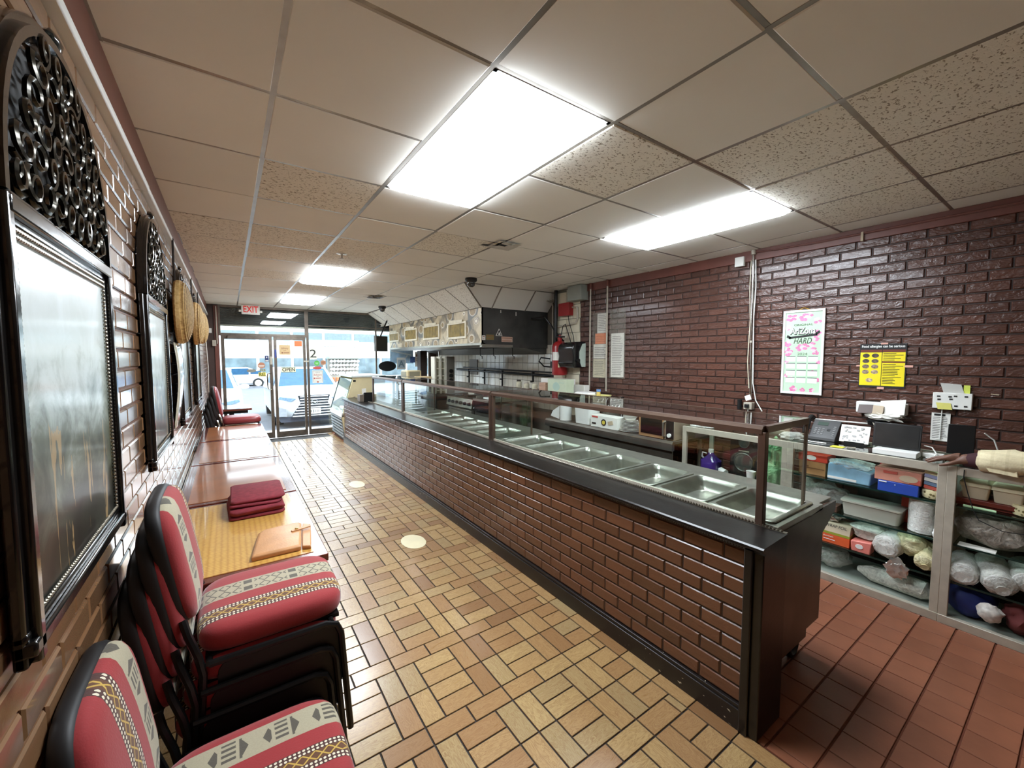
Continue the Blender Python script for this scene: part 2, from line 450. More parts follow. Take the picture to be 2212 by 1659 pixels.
for y in GY:
    x = XL
    for a, b in MID.get(y, ())+((XK if y < 4.9 else 2.63, 0),):
        part(ce, 'grid_bar', MB().box(x, a, y-.011, y+.011, ZC, ZC+.028), mTBar); x = b
part(ce, 'edge_angle', MB().box(XL, XL+.02, YB, YF, ZC-.002, ZC+.01).box(XR-.025, XR, YB, 4.22, ZC-.002, ZC+.01), mTBar)
# light panels; diffusers dropped below the frames to throw added light on the ceiling
LB = {7: 'large glowing ceiling light panel nearest over the aisle', 13: 'glowing ceiling light panel third along the aisle past the sprinkler', 17: 'farthest small glowing ceiling light panel near the exit sign'}
for i, j in ((2, 7), (5, 7), (2, 13), (2, 17)):
    a, b, c, d = xs_[i], xs_[i+1], ys_[j], ys_[j+2]
    lb = LB[j] if i == 2 else 'glowing ceiling light panel over the steam table, right of the aisle one'
    t_ = thing('ceiling_light', lb, 'ceiling light', ((a+b)/2, (c+d)/2, ZC), 'fluorescent ceiling panels')
    part(t_, 'frame', MB().box(a+.012, a+.026, c+.011, d-.011, ZC-.002, ZC+.05).box(b-.026, b-.012, c+.011, d-.011, ZC-.002, ZC+.05)
         .box(a+.012, b-.012, c+.011, c+.025, ZC-.002, ZC+.05).box(a+.012, b-.012, d-.025, d-.011, ZC-.002, ZC+.05), mWhite)
    part(t_, 'dropped_diffuser', MB().loops([[(a+.026+q, c+.025+q, z), (b-.026-q, c+.025+q, z), (b-.026-q, d-.025-q, z), (a+.026+q, d-.025-q, z)] for q, z in ((0, ZC+.01), (0, ZC-.006), (.03, ZC-.03))]), mPanel)
def vent(cx, cy, s, lb, dark):
    t_ = thing('ceiling_vent', lb, 'vent', (cx, cy, ZC), 'ceiling vents')
    m = MB()
    for k, h in ((s, .004), (s*.72, .02), (s*.42, .03)):
        q = k-.035
        L = [[(cx-k, cy-k, ZC-h), (cx+k, cy-k, ZC-h), (cx+k, cy+k, ZC-h), (cx-k, cy+k, ZC-h)], [(cx-q, cy-q, ZC-h+.016), (cx+q, cy-q, ZC-h+.016), (cx+q, cy+q, ZC-h+.016), (cx-q, cy+q, ZC-h+.016)]]
        m.loops(L, False, False)
    part(t_, 'louvre', m, M('vent_white' if not dark else 'vent_brown', (205, 203, 196) if not dark else (92, 76, 60), .5))
    part(t_, 'throat', MB().box(cx-s+.01, cx+s-.01, cy-s+.01, cy+s-.01, ZC-.001, ZC+.003), M('vent_dark', (70, 72, 72), .7))
vent(2.04, 3.07, .16, 'square white louvred air vent in ceiling above steam table', 0)
vent(2.02, 6.87, .15, 'dark brown ceiling vent farther down near the hood soffit', 1)
sp = thing('sprinkler', 'small sprinkler head hanging from ceiling past the nearest light panel', 'sprinkler', (.94, 4.24, ZC))
part(sp, 'escutcheon', MB().lathe([(.05, ZC+.002), (.05, ZC-.004), (.02, ZC-.01)], (.94, 4.24, 0), 18), mAlu)
part(sp, 'head', MB().cyl((.94, 4.24, ZC-.01), (.94, 4.24, ZC-.05), .008).lathe([(.018, ZC-.05), (.02, ZC-.054)], (.94, 4.24, 0), 12), mAlu)
def dome(x, y, z, s, lb):
    t_ = thing('security_camera', lb, 'camera', (x, y, z), 'dome security cameras')
    part(t_, 'base', MB().lathe([(.062*s, z), (.066*s, z-.012*s), (.066*s, z-.03*s), (.055*s, z-.045*s), (.04*s, z-.05*s)], (x, y, 0), 20), mBlack)
    part(t_, 'dome', MB().lathe([(.046*s, z-.045*s), (.047*s, z-.065*s), (.038*s, z-.088*s), (.02*s, z-.1*s), (.004, z-.103*s)], (x, y, 0), 20), M('smoked_dome', (60, 60, 58), .08, var=.05, coat=1))
dome(2.56, 4.60, ZC, 1.15, 'black dome security camera at near corner of hood soffit')
dome(2.52, 8.10, ZC, 1.1, 'black dome security camera farther along hood soffit')
# ---------------------------------------------------------------- shop front
wf = struct('wall_front', MB().box(XL-.12, -.13, YF, YF+.12, -.06, 2.8).box(4.14, XK+.15, YF, YF+.12, -.06, 2.8).box(-.13, 4.14, YF+.02, YF+.12, 2.66, 2.79), M('dark_brown_pier', (70, 52, 46), .45, var=.15))
def frame_rect(x0, x1, z0, z1, w_, y0=YF, d=.05, b=None, t=None):
    b = b or w_; t = t or w_
    return MB().box(x0, x0+w_, y0, y0+d, z0, z1).box(x1-w_, x1, y0, y0+d, z0, z1).box(x0+w_, x1-w_, y0, y0+d, z0, z0+b).box(x0+w_, x1-w_, y0, y0+d, z1-t, z1)
def pane(x0, x1, z0, z1, y=YF+.022): return MB().box(x0, x1, y, y+.006, z0, z1)
mDoorF = mAluDark
d1 = struct('door_1', frame_rect(-.105, .735, 0, 2.06, .055, b=.12, t=.06), mDoorF, bevel=.003)
part(d1, 'pane', pane(-.05, .68, .12, 2.0), mGlass)
part(d1, 'handle', MB().tube([(.70, YF+.0, 1.0), (.64, YF-.05, 1.01), (.63, YF-.06, 1.06), (.63, YF-.06, 1.27), (.64, YF-.05, 1.32), (.70, YF, 1.33)], .012, 8), mChrome)
part(d1, 'lock', MB().box(.69, .73, YF-.02, YF, 1.50, 1.66), mAlu, .003)
part(d1, 'closer', MB().box(-.0, .62, YF-.06, YF, 2.005, 2.06), mAluDark, .004)
d2 = struct('door_2', frame_rect(.765, 1.345, 0, 2.06, .05, b=.12, t=.06), mDoorF, bevel=.003)
part(d2, 'pane', pane(.815, 1.295, .12, 2.0), mGlass)
part(d2, 'lock', MB().box(.775, .805, YF-.015, YF, 1.64, 1.80), M('blue_lock_cover', (60, 76, 150), .4))
part(d2, 'push_bolt', MB().box(1.30, 1.40, YF-.03, YF, 1.545, 1.575), mAlu, .004)
w1 = struct('window_1', frame_rect(-.13, 1.37, 2.06, 2.66, .03, b=.05, t=.06), mDoorF, bevel=.002)
part(w1, 'pane', pane(-.1, 1.34, 2.11, 2.60), mGlass)
w2 = struct('window_2', frame_rect(1.365, 4.14, 0, 2.66, .045, b=.115, t=.06), mDoorF, bevel=.002)
part(w2, 'pane', pane(1.41, 2.80, .115, 2.60), mGlass)
part(w2, 'mullion', MB().box(2.80, 2.83, YF, YF+.05, .115, 2.60), mDoorF)
part(w2, 'pane', pane(2.83, 4.095, .115, 2.60), mGlass)
part(w2, 'transom_bar', MB().box(1.41, 4.095, YF+.008, YF+.04, 2.30, 2.32), mDoorF)
struct('trim_5', MB().box(-.20, -.135, YF-.02, YF+.02, 0, 2.62), mRedB, bevel=.003)
struct('trim_6', MB().box(-.165, -.15, YF-.05, YF-.02, 1.9, 2.60), mAlu)
# rolled shutter behind the glass
m = MB(); prof = []
for k in range(17):
    z = 2.275+k*.0225
    prof += [(YF+.13, z), (YF+.145, z+.006), (YF+.145, z+.016), (YF+.13, z+.0225)]
L = [[(x, p[0], p[1]) for p in prof] for x in (-.2, 4.2)]
m.loops(L, False, False, closed=False)
sh = thing('roller_shutter', 'dark corrugated rolled steel shutter above the shop door glass', 'shutter', (2, YF+.14, 2.275))
part(sh, 'curtain', m, M('dark_shutter', (84, 88, 88), .45, metal=.3, var=.15))
part(sh, 'bottom_bar', MB().box(-.2, 4.2, YF+.12, YF+.16, 2.25, 2.277), mAlu)
# exit sign
ex = thing('exit_sign', 'white exit sign with red letters hanging above shop door', 'sign', (.385, 9.3, 2.455))
part(ex, 'case', MB().box(.235, .535, 9.285, 9.325, 2.46, 2.635), mWhite, .008)
part(ex, 'lamp_head', MB().box(.195, .235, 9.29, 9.32, 2.50, 2.54).box(.535, .575, 9.29, 9.32, 2.50, 2.54), mWhite, .006)
text(ex, 'EXIT', .17, (.385, 9.2835, 2.55), RF, M('exit_red', (190, 44, 38), .5, emit=.25), width=.24, bold=.003)
# notices on the glass
G0 = YF-.002
def notice(name, lb, x0, x1, z0, z1, mat, cat='sticker', y=G0, thick=.002):
    t_ = thing(name, lb, cat, ((x0+x1)/2, y, z0))
    part(t_, 'sheet', MB().box(x0, x1, y-thick, y, z0, z1), mat); return t_
def oval(name, lb, cx, cz, rx, rz, mat, cat='sticker', y=YF+.02, th=.002):
    t_ = thing(name, lb, cat, (cx, y, cz-rz))
    part(t_, 'disc', MB().loops([[(cx+rx*math.cos(a*PI/12), h, cz+rz*math.sin(a*PI/12)) for a in range(24)] for h in (y, y-th)]), mat); return t_
YG = YF+.0215
mKraft = M('kraft_paper', (214, 186, 140), .7); mBrownInk = M('brown_ink', (150, 92, 66), .7)
t_ = notice('bag_decal', 'tan paper bag decal on narrow door pane', .86, 1.06, 1.70, 1.90, mKraft, y=YG)
part(t_, 'bag_handle', MB().tube([(.90, YG-.002, 1.90), (.91, YG-.002, 1.95), (.96, YG-.002, 1.975), (1.01, YG-.002, 1.95), (1.02, YG-.002, 1.90)], .004, 6), mInk)
text(t_, 'delivery', .06, (.96, YG-.0025, 1.83), RF, mBrownInk, width=.13); text(t_, 'with', .03, (.96, YG-.0025, 1.785), RF, mBrownInk)
part(t_, 'print', MB().box(.90, .93, YG-.003, YG-.002, 1.725, 1.75).box(.94, 1.04, YG-.003, YG-.002, 1.73, 1.745), mBrownInk)
notice('orange_notice', 'small orange paper notice at top of narrow door pane', 1.14, 1.28, 1.87, 1.985, mOrange, 'notice', YG)
t_ = notice('open_sign', 'white OPEN sign with green borders on narrow door', .885, 1.15, 1.33, 1.445, M('sign_cream', (244, 244, 214), .6), 'sign', YG)
part(t_, 'border', MB().box(.885, 1.15, YG-.003, YG-.002, 1.437, 1.445).box(.885, 1.15, YG-.003, YG-.002, 1.33, 1.337), M('teal_border', (60, 110, 110), .6))
text(t_, 'OPEN', .10, (1.02, YG-.0025, 1.388), RF, M('olive_ink', (62, 54, 24), .6), width=.23, bold=.002)
t_ = notice('number_decal', 'black house number 2 on pale patch of shop window', 1.415, 1.56, 1.60, 1.84, M('pale_yellow_vinyl', (244, 246, 226), .6), 'number', YG)
text(t_, '2', .24, (1.487, YG-.0025, 1.715), RF, M('dark_olive', (52, 54, 46), .6), width=.125)
t_ = oval('green_sticker', 'round green sticker under number 2 on shop window', 1.555, 1.52, .054, .054, M('green_vinyl', (96, 190, 84), .5), y=YG)
part(t_, 'print', MB().box(1.525, 1.585, YG-.003, YG-.002, 1.522, 1.532).box(1.53, 1.58, YG-.003, YG-.002, 1.500, 1.514), M('pale_green', (190, 232, 180), .5))
t_ = oval('brown_sticker', 'round brown sticker right of the green one on window', 1.682, 1.53, .054, .054, M('tan_vinyl', (198, 150, 118), .5), y=YG)
part(t_, 'print', MB().box(1.645, 1.72, YG-.003, YG-.002, 1.535, 1.55).box(1.65, 1.715, YG-.003, YG-.002, 1.512, 1.522), mBrownInk)
oval('red_sticker', 'red pill shaped sticker above the delivery sheet on window', 1.56, 1.418, .09, .03, M('red_vinyl', (206, 90, 84), .5), y=YG)
t_ = notice('delivery_sheet', 'white delivery sheet with red print on shop window', 1.46, 1.67, 1.095, 1.368, mPaper, 'notice', YG)
mRedInk = M('red_ink', (190, 84, 70), .6)
text(t_, 'delivery', .06, (1.565, YG-.0025, 1.27), RF, mRedInk, width=.16); text(t_, 'order the', .022, (1.565, YG-.0025, 1.325), RF, mGrey); text(t_, 'with', .022, (1.565, YG-.0025, 1.235), RF, mGrey)
part(t_, 'print', MB().box(1.485, 1.51, YG-.003, YG-.002, 1.185, 1.212).box(1.52, 1.63, YG-.003, YG-.002, 1.192, 1.205).box(1.55, 1.58, YG-.003, YG-.002, 1.105, 1.135), mRedInk)
part(t_, 'border', MB().box(1.47, 1.474, YG-.003, YG-.002, 1.12, 1.355).box(1.656, 1.66, YG-.003, YG-.002, 1.12, 1.355).box(1.47, 1.66, YG-.003, YG-.002, 1.351, 1.355), mGrey)
t_ = notice('navy_decal', 'small navy blue square decal on left door pane', .605, .67, 1.555, 1.68, M('navy_vinyl', (44, 58, 104), .5), y=YG)
part(t_, 'print', MB().box(.612, .663, YG-.003, YG-.002, 1.562, 1.59).box(.63, .645, YG-.003, YG-.002, 1.63, 1.66), mPaper)
t_ = oval('brown_round_decal', 'round brown striped decal on left door pane', .54, 1.483, .063, .06, M('brown_vinyl', (190, 128, 96), .5), y=YG)
part(t_, 'print', MB().box(.49, .59, YG-.003, YG-.002, 1.475, 1.487).box(.5, .58, YG-.003, YG-.002, 1.45, 1.46), mPaper)
t_ = notice('yellow_decal', 'yellow lettered decal on left door pane', .485, .612, 1.26, 1.345, M('yellow_vinyl', (224, 214, 110), .5), y=YG)
text(t_, 'HOUR', .06, (.55, YG-.0025, 1.385), RF, M('olive_yellow', (150, 140, 40), .5), width=.12, bold=.002); text(t_, 'FULL', .085, (.55, YG-.0025, 1.30), RF, M('olive_dark', (110, 100, 40), .5), width=.11, bold=.003)
oval('grey_oval_decal', 'small grey oval decal on left door pane', .37, 1.38, .08, .034, M('grey_vinyl', (150, 150, 140), .5), y=YG)
t_ = oval('black_oval_sign', 'large black oval sign hanging in shop window behind counter', 3.055, 1.44, .205, .118, mBlack, 'sign', y=YF-.02, th=.02)
t_ = notice('grade_card', 'white card with big letter A on shop window by kitchen', 3.29, 3.51, 1.36, 1.64, mPaper, 'card', YF-.003)
part(t_, 'field', MB().box(3.315, 3.485, YF-.007, YF-.005, 1.385, 1.59), M('card_grey', (178, 196, 204), .6)); text(t_, 'A', .2, (3.40, YF-.0075, 1.485), RF, M('card_blue', (110, 136, 150), .6), bold=.006)
t_ = notice('blue_poster', 'pale blue poster in shop window below the hood', 3.13, 3.70, 1.50, 1.88, M('poster_blue', (170, 206, 232), .5, var=.25, vs_=8), 'poster', YF+.0)
part(t_, 'fold', MB().obox((3.4, YF-.004, 1.75), (.5, 0, -.1), (.01, 0, .03), (0, .003, 0)).obox((3.5, YF-.004, 1.62), (.1, 0, .15), (.03, 0, -.01), (0, .003, 0)), M('poster_white', (226, 238, 244), .5))
notice('navy_sheet', 'navy blue printed sheet in shop window by kitchen', 3.62, 3.80, 1.52, 1.66, M('sheet_blue', (84, 120, 190), .5, var=.3, vs_=20), 'notice', YF-.004)
for k, (x0, lb) in enumerate(((3.74, 'pale certificate sheet in shop window left of the dark pier'), (3.93, 'pale certificate sheet in shop window nearest kitchen wall'))):
    t_ = notice('certificate', lb, x0, x0+.13, 1.42, 1.78, mPaper, 'notice', YF-.006)
    part(t_, 'print', MB().box(x0+.03, x0+.07, YF-.01, YF-.008, 1.66, 1.72).box(x0+.02, x0+.1, YF-.01, YF-.008, 1.6, 1.61).box(x0+.02, x0+.11, YF-.01, YF-.008, 1.56, 1.57), mBrownInk)
# little boxes on the left pier
single('thermostat', 'small white plastic box high in the corner beside shop door', 'wall box', MB().box(-.29, -.235, YF-.04, YF-.002, 2.10, 2.19), mWhite, bevel=.004)
single('switch_box', 'small grey switch box lower on pier beside shop door', 'wall box', MB().box(-.235, -.175, YF-.06, YF-.022, 1.855, 1.965), mAlu, bevel=.003)

# ---------------------------------------------------------------- brick counter
def scuffed():
    m, t, b = base('scuffed_black_base'); g = t.new('ShaderNodeNewGeometry').outputs['Position']
    k = t.m('MULTIPLY', t.m('GREATER_THAN', t.noise(t.map(g, (1, 1, 1.6)), 34, 3, .6), .70), t.m('GREATER_THAN', t.noise(g, 1.3, 2), .5))
    t.link(t.mix(k, S(34, 29, 27), S(206, 196, 170)), b.inputs['Base Color']); b.inputs['Roughness'].default_value = .3; return m
ct = thing('service_counter', 'long dark brick faced service counter with black moulded ledge', 'counter', (1.9, 4.5, 0))
part(ct, 'core', MB().box(1.807, 2.0, .815, 8.30, 0, .84), mMort)
brick_rows(ct, 1.807, '-x', .825, 8.30, .115, .812, mBrickC, 300, gap=.007, depth=.005)
part(ct, 'baseboard', MB().box(1.782, 1.812, .80, 8.30, 0, .095).box(1.79, 1.812, .80, 8.30, .095, .112), scuffed(), .003)
prof = [(1.812, .815), (1.79, .82), (1.782, .832), (1.765, .84), (1.765, .852), (1.772, .858), (1.99, .866), (1.99, .815)]
part(ct, 'ledge', MB().prism(prof, .745, 8.30, 'y'), mBlackWood, ang=25)
m = MB(); y = .80
while y < 8.29: m.obox((1.787, y, .8265), (.006, 0, 0), (0, .006, .004), (0, -.003, .006)); y += .0125
part(ct, 'rope_moulding', m, mBlackWood, kind='stuff')
m = MB(); y = .77
oct_ = [(1,0,0),(0,1,0),(-1,0,0),(0,-1,0),(0,0,1),(0,0,-1)]; of = [(0,1,4),(1,2,4),(2,3,4),(3,0,4),(1,0,5),(2,1,5),(3,2,5),(0,3,5)]
while y < 8.29: m.add([(1.992+a*.007, y+b*.0075, .872+c*.007) for a, b, c in oct_], of); y += .0155
m.box(1.985, 2.005, .75, 8.3, .858, .868)
part(ct, 'bead_trim', m, M('worn_bead', (92, 84, 72), .3, metal=.4, var=.3, vs_=14), kind='stuff')
m = MB().box(1.79, 2.01, .752, .80, 0, .84)
for x in (1.775, 1.80): m.box(x, x+.014, .79, .826, 0, .83)
part(ct, 'end_post', m, mBlackWood, .005)
# steam tables
def steam_table(y0, y1, lb, near):
    t_ = thing('steam_table', lb, 'steam table', (2.3, (y0+y1)/2, 0), 'steam tables')
    part(t_, 'body', MB().box(2.06, 2.62, y0+.015, y1-.015, .21, .76), mSteelD)
    tp = MB().box(2.03, 2.064, y0, y1, .835, .866).box(2.512, 2.56, y0, y1, .835, .866).box(2.56, 2.74, y0+.02, y1-.02, .848, .864)
    n = int((y1-y0)/.336); s = (y1-y0-n*.336)/2
    ys = [y0+s+.336*k for k in range(n)]
    tp.box(2.064, 2.512, y0, ys[0]+.008, .835, .866)
    for yk in ys: tp.box(2.064, 2.512, yk+.328, min(yk+.344, y1) if yk != ys[-1] else y1, .835, .866)
    part(t_, 'top', tp, mSteel, .002)
    part(t_, 'end_panel', MB().box(2.03, 2.40, y0-.004, y0+.012, .20, .838), mSteelD, .002)
    part(t_, 'bracket', MB().prism([(2.56, .848), (2.745, .848), (2.745, .80), (2.40, .62), (2.40, .838)], y0, y0+.012, 'y'), mSteelD)
    for yk in (y0+.09, y1-.09):
        c = MB().cyl((2.50, yk, .21), (2.50, yk, .10), .016).box(2.485, 2.515, yk-.03, yk+.03, .09, .105)
        c.tube([(2.50+.05*math.cos(a), yk, .055+.05*math.sin(a)) for a in [k*PI/8 for k in range(16)]], .014, 6, True)
        part(t_, 'caster', c, mBlack)
    return ys
YS = steam_table(.80, 3.19, 'stainless steel steam table nearest the end of the counter', 1)
YS2 = steam_table(3.22, 5.56, 'stainless steel steam table farther along, behind second sneeze guard pane', 0)
def pan_mesh(dep):
    m = MB(); x0, x1, y0, y1 = -.24, .24, 0, .318
    def rr(i, r, z): return [(a, b, z) for a, b in rrect(x0+i, x1-i, y0+i, y1-i, r)]
    m.loops([rr(0, .03, -.004), rr(0, .03, .004), rr(.004, .03, .006), rr(.02, .035, .006), rr(.026, .035, 0), rr(.034, .04, -.02), rr(.036, .04, -.024), rr(.040, .04, -dep+.02), rr(.055, .04, -dep)], False, True)
    return m
pm_ = mesh_from('tray', pan_mesh(.075)); pm_.materials.append(mSteel)
pm2 = mesh_from('tray', pan_mesh(.12)); pm2.materials.append(mSteel)
ORD = ['nearest', 'second', 'third', 'fourth', 'fifth', 'sixth', 'seventh', 'eighth', 'ninth', 'tenth', 'eleventh', 'twelfth', 'thirteenth', 'fourteenth']
for k, yk in enumerate(YS+YS2):
    o = bpy.data.objects.new('steam_pan', pm_ if k < 3 else pm2); col.objects.link(o); o.location = (2.288, yk+.009, .871)
    tag(o, 'empty stainless steam pan, %s from the near end of the counter' % ORD[k], 'pan', 'steam table pans')
# dark worktop beyond the steam tables
single('worktop', 'dark worktop behind far end of brick counter', 'worktop', MB().box(2.01, 2.60, 5.58, 8.28, .80, .858), mSteelD, bevel=.004)
single('base_cabinet', 'dark base cabinet under the far worktop', 'cabinet', MB().box(2.02, 2.56, 5.60, 8.27, .0, .80), mSteelD, bevel=.004)
# sneeze guards
mGuard = M('brown_bronze_rail', (104, 84, 72), .3, metal=.6, var=.15, vs_=8)
def guard(y0, y1, lb, end0):
    t_ = thing('sneeze_guard', lb, 'sneeze guard', (2.2, (y0+y1)/2, .87), 'sneeze guards along the counter')
    part(t_, 'front_rail', MB().prism([(1.985, 1.29), (1.985, 1.312), (2.0, 1.326), (2.03, 1.326), (2.03, 1.30)], y0, y1, 'y'), mGuard)
    part(t_, 'rear_rail', MB().box(2.478, 2.492, y0, y1, 1.314, 1.326), mGuard)
    part(t_, 'sill_rail', MB().box(1.994, 2.012, y0+.02, y1, .868, .89), mAlu)
    part(t_, 'front_pane', MB().box(2.0, 2.006, y0+.02, y1-.01, .89, 1.295), mGlassS)
    part(t_, 'top_pane', MB().box(2.03, 2.478, y0+.01, y1-.004, 1.316, 1.324), mGlassS)
    part(t_, 'post', MB().box(1.988, 2.022, y0-.016, y0+.018, .866, 1.30), mGuard, .003)
    part(t_, 'post', MB().box(1.988, 2.016, y1-.03, y1-.004, .866, 1.30), mGuard, .003)
    part(t_, 'rear_post', MB().box(2.476, 2.49, y0-.006, y0+.008, .84, 1.32), mGuard)
    part(t_, 'end_rail', MB().box(2.02, 2.48, y0-.012, y0+.012, 1.295, 1.326), mGuard)
    part(t_, 'end_pane', MB().box(2.022, 2.476, y0-.003, y0+.003, .87, 1.296), mGlassS)
    return t_
guard(.865, 3.205, 'glass sneeze guard over the nearest steam pans', 1)
guard(3.235, 5.57, 'glass sneeze guard second along the brick counter', 0)
guard(5.60, 7.03, 'small glass sneeze guard farthest along counter near the cooler', 0)
# card reader and cooler
t_ = thing('card_terminal', 'black till box on far counter end beside the cooler', 'till', (1.97, 7.4, .866))
part(t_, 'case', MB().prism([(7.32, .866), (7.5, .866), (7.5, .96), (7.32, 1.03)], 1.93, 2.08, 'x'), mBlack, .004)
part(t_, 'holder', MB().box(1.86, 1.93, 7.33, 7.5, .866, .99), M('brown_grey_box', (120, 108, 96), .5), .004)
part(t_, 'slip', MB().obox((1.95, 7.40, 1.05), (.07, 0, .01), (0, .005, .09), (0, .002, 0)), mPaper)
ck = thing('display_cooler', 'cream slant front glass display cooler by the shop door', 'cooler', (2.2, 8.85, 0))
side = [(1.83, .03), (1.765, .50), (1.79, .56), (1.985, 1.215), (1.985, 1.25), (2.62, 1.25), (2.62, .03)]
for yk in (8.325, 9.37):
    part(ck, 'side_panel', MB().prism(side, yk, yk+.03, 'y'), mCream, .003)
part(ck, 'lid', MB().box(1.96, 2.63, 8.31, 9.41, 1.25, 1.285), M('cooler_lid', (214, 222, 220), .3), .004)
part(ck, 'front_glass', MB().prism([(1.772, .565), (1.778, .563), (1.978, 1.215), (1.972, 1.217)], 8.355, 9.37, 'y'), mGlassS)
part(ck, 'sill', MB().prism([(1.75, .485), (1.768, .57), (1.80, .57), (1.80, .485)], 8.325, 9.40, 'y'), mWhite, .003)
part(ck, 'front_edge', MB().prism([(1.765, .565), (1.785, .565), (1.985, 1.22), (1.965, 1.22)], 9.38, 9.40, 'y'), mEdge)
for k in range(7):
    z = .06+k*.06
    part(ck, 'grille_slat', MB().prism([(1.80-.003*k, z), (1.785-.004*k, z+.025), (1.79-.004*k, z+.05), (1.81, z+.05), (1.82, z)], 8.355, 9.37, 'y'), M('grille_grey', (150, 156, 160), .4))
part(ck, 'inner_back', MB().box(2.55, 2.6, 8.355, 9.37, .5, 1.25).box(1.80, 2.55, 8.355, 9.37, .48, .5), mWhite)
for z in (.72, .95): part(ck, 'shelf', MB().box(1.95, 2.55, 8.36, 9.365, z, z+.008), mGlassG)
part(ck, 'plinth', MB().box(1.84, 2.6, 8.34, 9.38, 0, .05), mBlack)
part(ck, 'badge', MB().box(1.99, 2.04, 8.318, 8.325, 1.165, 1.20), mBlack)
# ---------------------------------------------------------------- arched pictures on the left wall
def painting():
    m, t, b = base('misty_forest_painting'); o = t.co(); x = t.xyz(o)
    zn = t.m('DIVIDE', x[2], .74)
    n = t.noise(t.map(o, (1, 5, 5)), 1.6, 6, .62, .6)
    h = t.m('ADD', zn, t.m('MULTIPLY', t.m('SUBTRACT', n, .5), .8))
    c = t.ramp(h, [(.10, S(18, 18, 12)), (.28, S(44, 46, 32)), (.42, S(92, 96, 80)), (.54, S(150, 156, 146)), (.68, S(190, 196, 190)), (.95, S(206, 212, 210))])
    tr = t.noise(t.map(o, (1, 22, 2.6)), 1, 4, .6, .9)
    k = t.m('MULTIPLY', t.m('GREATER_THAN', tr, .62), t.m('LESS_THAN', h, .46))
    c = t.mix(t.m('MULTIPLY', k, .65), c, S(176, 142, 92))
    t.link(c, b.inputs['Base Color']); b.inputs['Roughness'].default_value = .4
    b.inputs['Coat Weight'].default_value = .25; b.inputs['Coat Roughness'].default_value = .1; return m
mPaint = painting()
mFrame = M('black_gloss_frame', (20, 19, 18), .18, var=.2, coat=.6, bump=.06, bs=70)
mScroll = M('pewter_scroll', (62, 58, 50), .2, metal=.7, var=.3, vs_=25)
mBeadS = M('silver_bead', (160, 152, 138), .25, metal=.8, var=.2)
_b = MB().blob((0, 0, 0), (1, 1, 1), 0, 0, sub=1); ico_, icf = _b.v, _b.f
def arch_pts(a, h, z0, n=28): return [(a*math.cos(PI*k/n), z0+h*math.sin(PI*k/n)**.85) for k in range(n+1)]
def arch_frame():
    t_ = thing('arched_picture', 'x', 'picture', group='arched pictures on the left wall', local=True)
    part(t_, 'painting', MB().box(.004, .014, -.31, .31, .05, .73), mPaint)
    m = MB()
    for s in (-1, 1):
        for a, b, d in ((.34, .365, .018), (.322, .347, .03), (.306, .325, .02)):
            y0, y1 = sorted((s*a, s*b)); m.box(0, d, y0, y1, .0, .775)
    for a, b, d in ((0, .025, .018), (.018, .045, .03), (.042, .06, .02)): m.box(0, d, -.365, .365, a, b)
    part(t_, 'frame', m, mFrame, .005)
    m = MB()
    for a, b, d in ((.728, .745, .02), (.742, .772, .032), (.77, .786, .022)): m.box(0, d, -.34, .34, a, b)
    part(t_, 'head_rail', m, mFrame, .004)
    m = MB()
    def beads(p0, p1):
        p0, p1 = V(p0), V(p1); n = int((p1-p0).length/.0105)
        for k in range(n+1):
            q = p0.lerp(p1, k/n); m.add([(q.x-.004+a*.0045, q.y+b*.0046, q.z+c*.0046) for a, b, c in ico_], icf)
    for z in (.712, .724): beads((.022, -.295, z), (.022, .295, z))
    beads((.022, -.296, .075), (.022, -.296, .71)); beads((.022, .296, .075), (.022, .296, .71)); beads((.022, -.295, .072), (.022, .295, .072))
    part(t_, 'bead_border', m, mBeadS, kind='stuff')
    m = MB()
    for a0, a1, h0, h1, d in ((.347, .365, .392, .41, .018), (.334, .35, .378, .395, .03), (.322, .337, .366, .381, .02)):
        i, o = arch_pts(a0, h0, .775), arch_pts(a1, h1, .775)
        m.loops([[(0, p[0], p[1]), (d, p[0], p[1]), (d, q[0], q[1]), (0, q[0], q[1])] for p, q in zip(i, o)])
    part(t_, 'arch_moulding', m, mFrame, ang=30)
    part(t_, 'backing', MB().prism([(p[0], p[1]) for p in arch_pts(.31, .35, .775)], 0, .006, 'x'), M('dark_backing', (26, 20, 16), .6))
    m = MB(); rr = random.Random(3)
    def curl(cy, cz, r, a0, s):
        pts = []
        for k in range(17):
            f = k/16; a = a0+s*f*PI*3.1; q = r*(1-.8*f); pts.append((.022+.008*math.sin(f*PI), cy+q*math.cos(a), cz+q*math.sin(a)))
        m.tube(pts, [.0062*(1-.35*k/16) for k in range(17)], 5)
    row = 0; z = .82
    while z < 1.15:
        y = -.29+(.034 if row % 2 else 0)
        while y < .30:
            hh = (z-.775)/.365
            if abs(y) < .305*math.sqrt(max(0, 1-hh*hh)): curl(y, z, .034, rr.choice((0, PI/2, PI, -PI/2)), 1 if (row+int(y*50)) % 2 else -1)
            y += .068
        z += .058; row += 1
    for k in range(9):
        y = -.26+k*.065; m.tube([(.02, y+.028*math.cos(a), .815+.026*math.sin(a)) for a in [q*PI/6 for q in range(12)]], .006, 5, True)
    for s in (-1, 1): m.tube([(.018, s*.02, .80), (.024, s*.06, .90), (.02, s*.02, 1.0), (.018, s*.05, 1.08), (.018, 0, 1.115)], .008, 5)
    part(t_, 'scroll_grille', m, mScroll, ang=60)
    part(t_, 'crest', MB().blob((.016, 0, 1.195), (.014, .04, .02), 4, .3, sub=2), mFrame)
    return t_
A0 = arch_frame(); A0.location = (XL+.006, 1.335, 1.13)
A0['label'] = 'arched black framed misty forest picture nearest the camera on left wall'
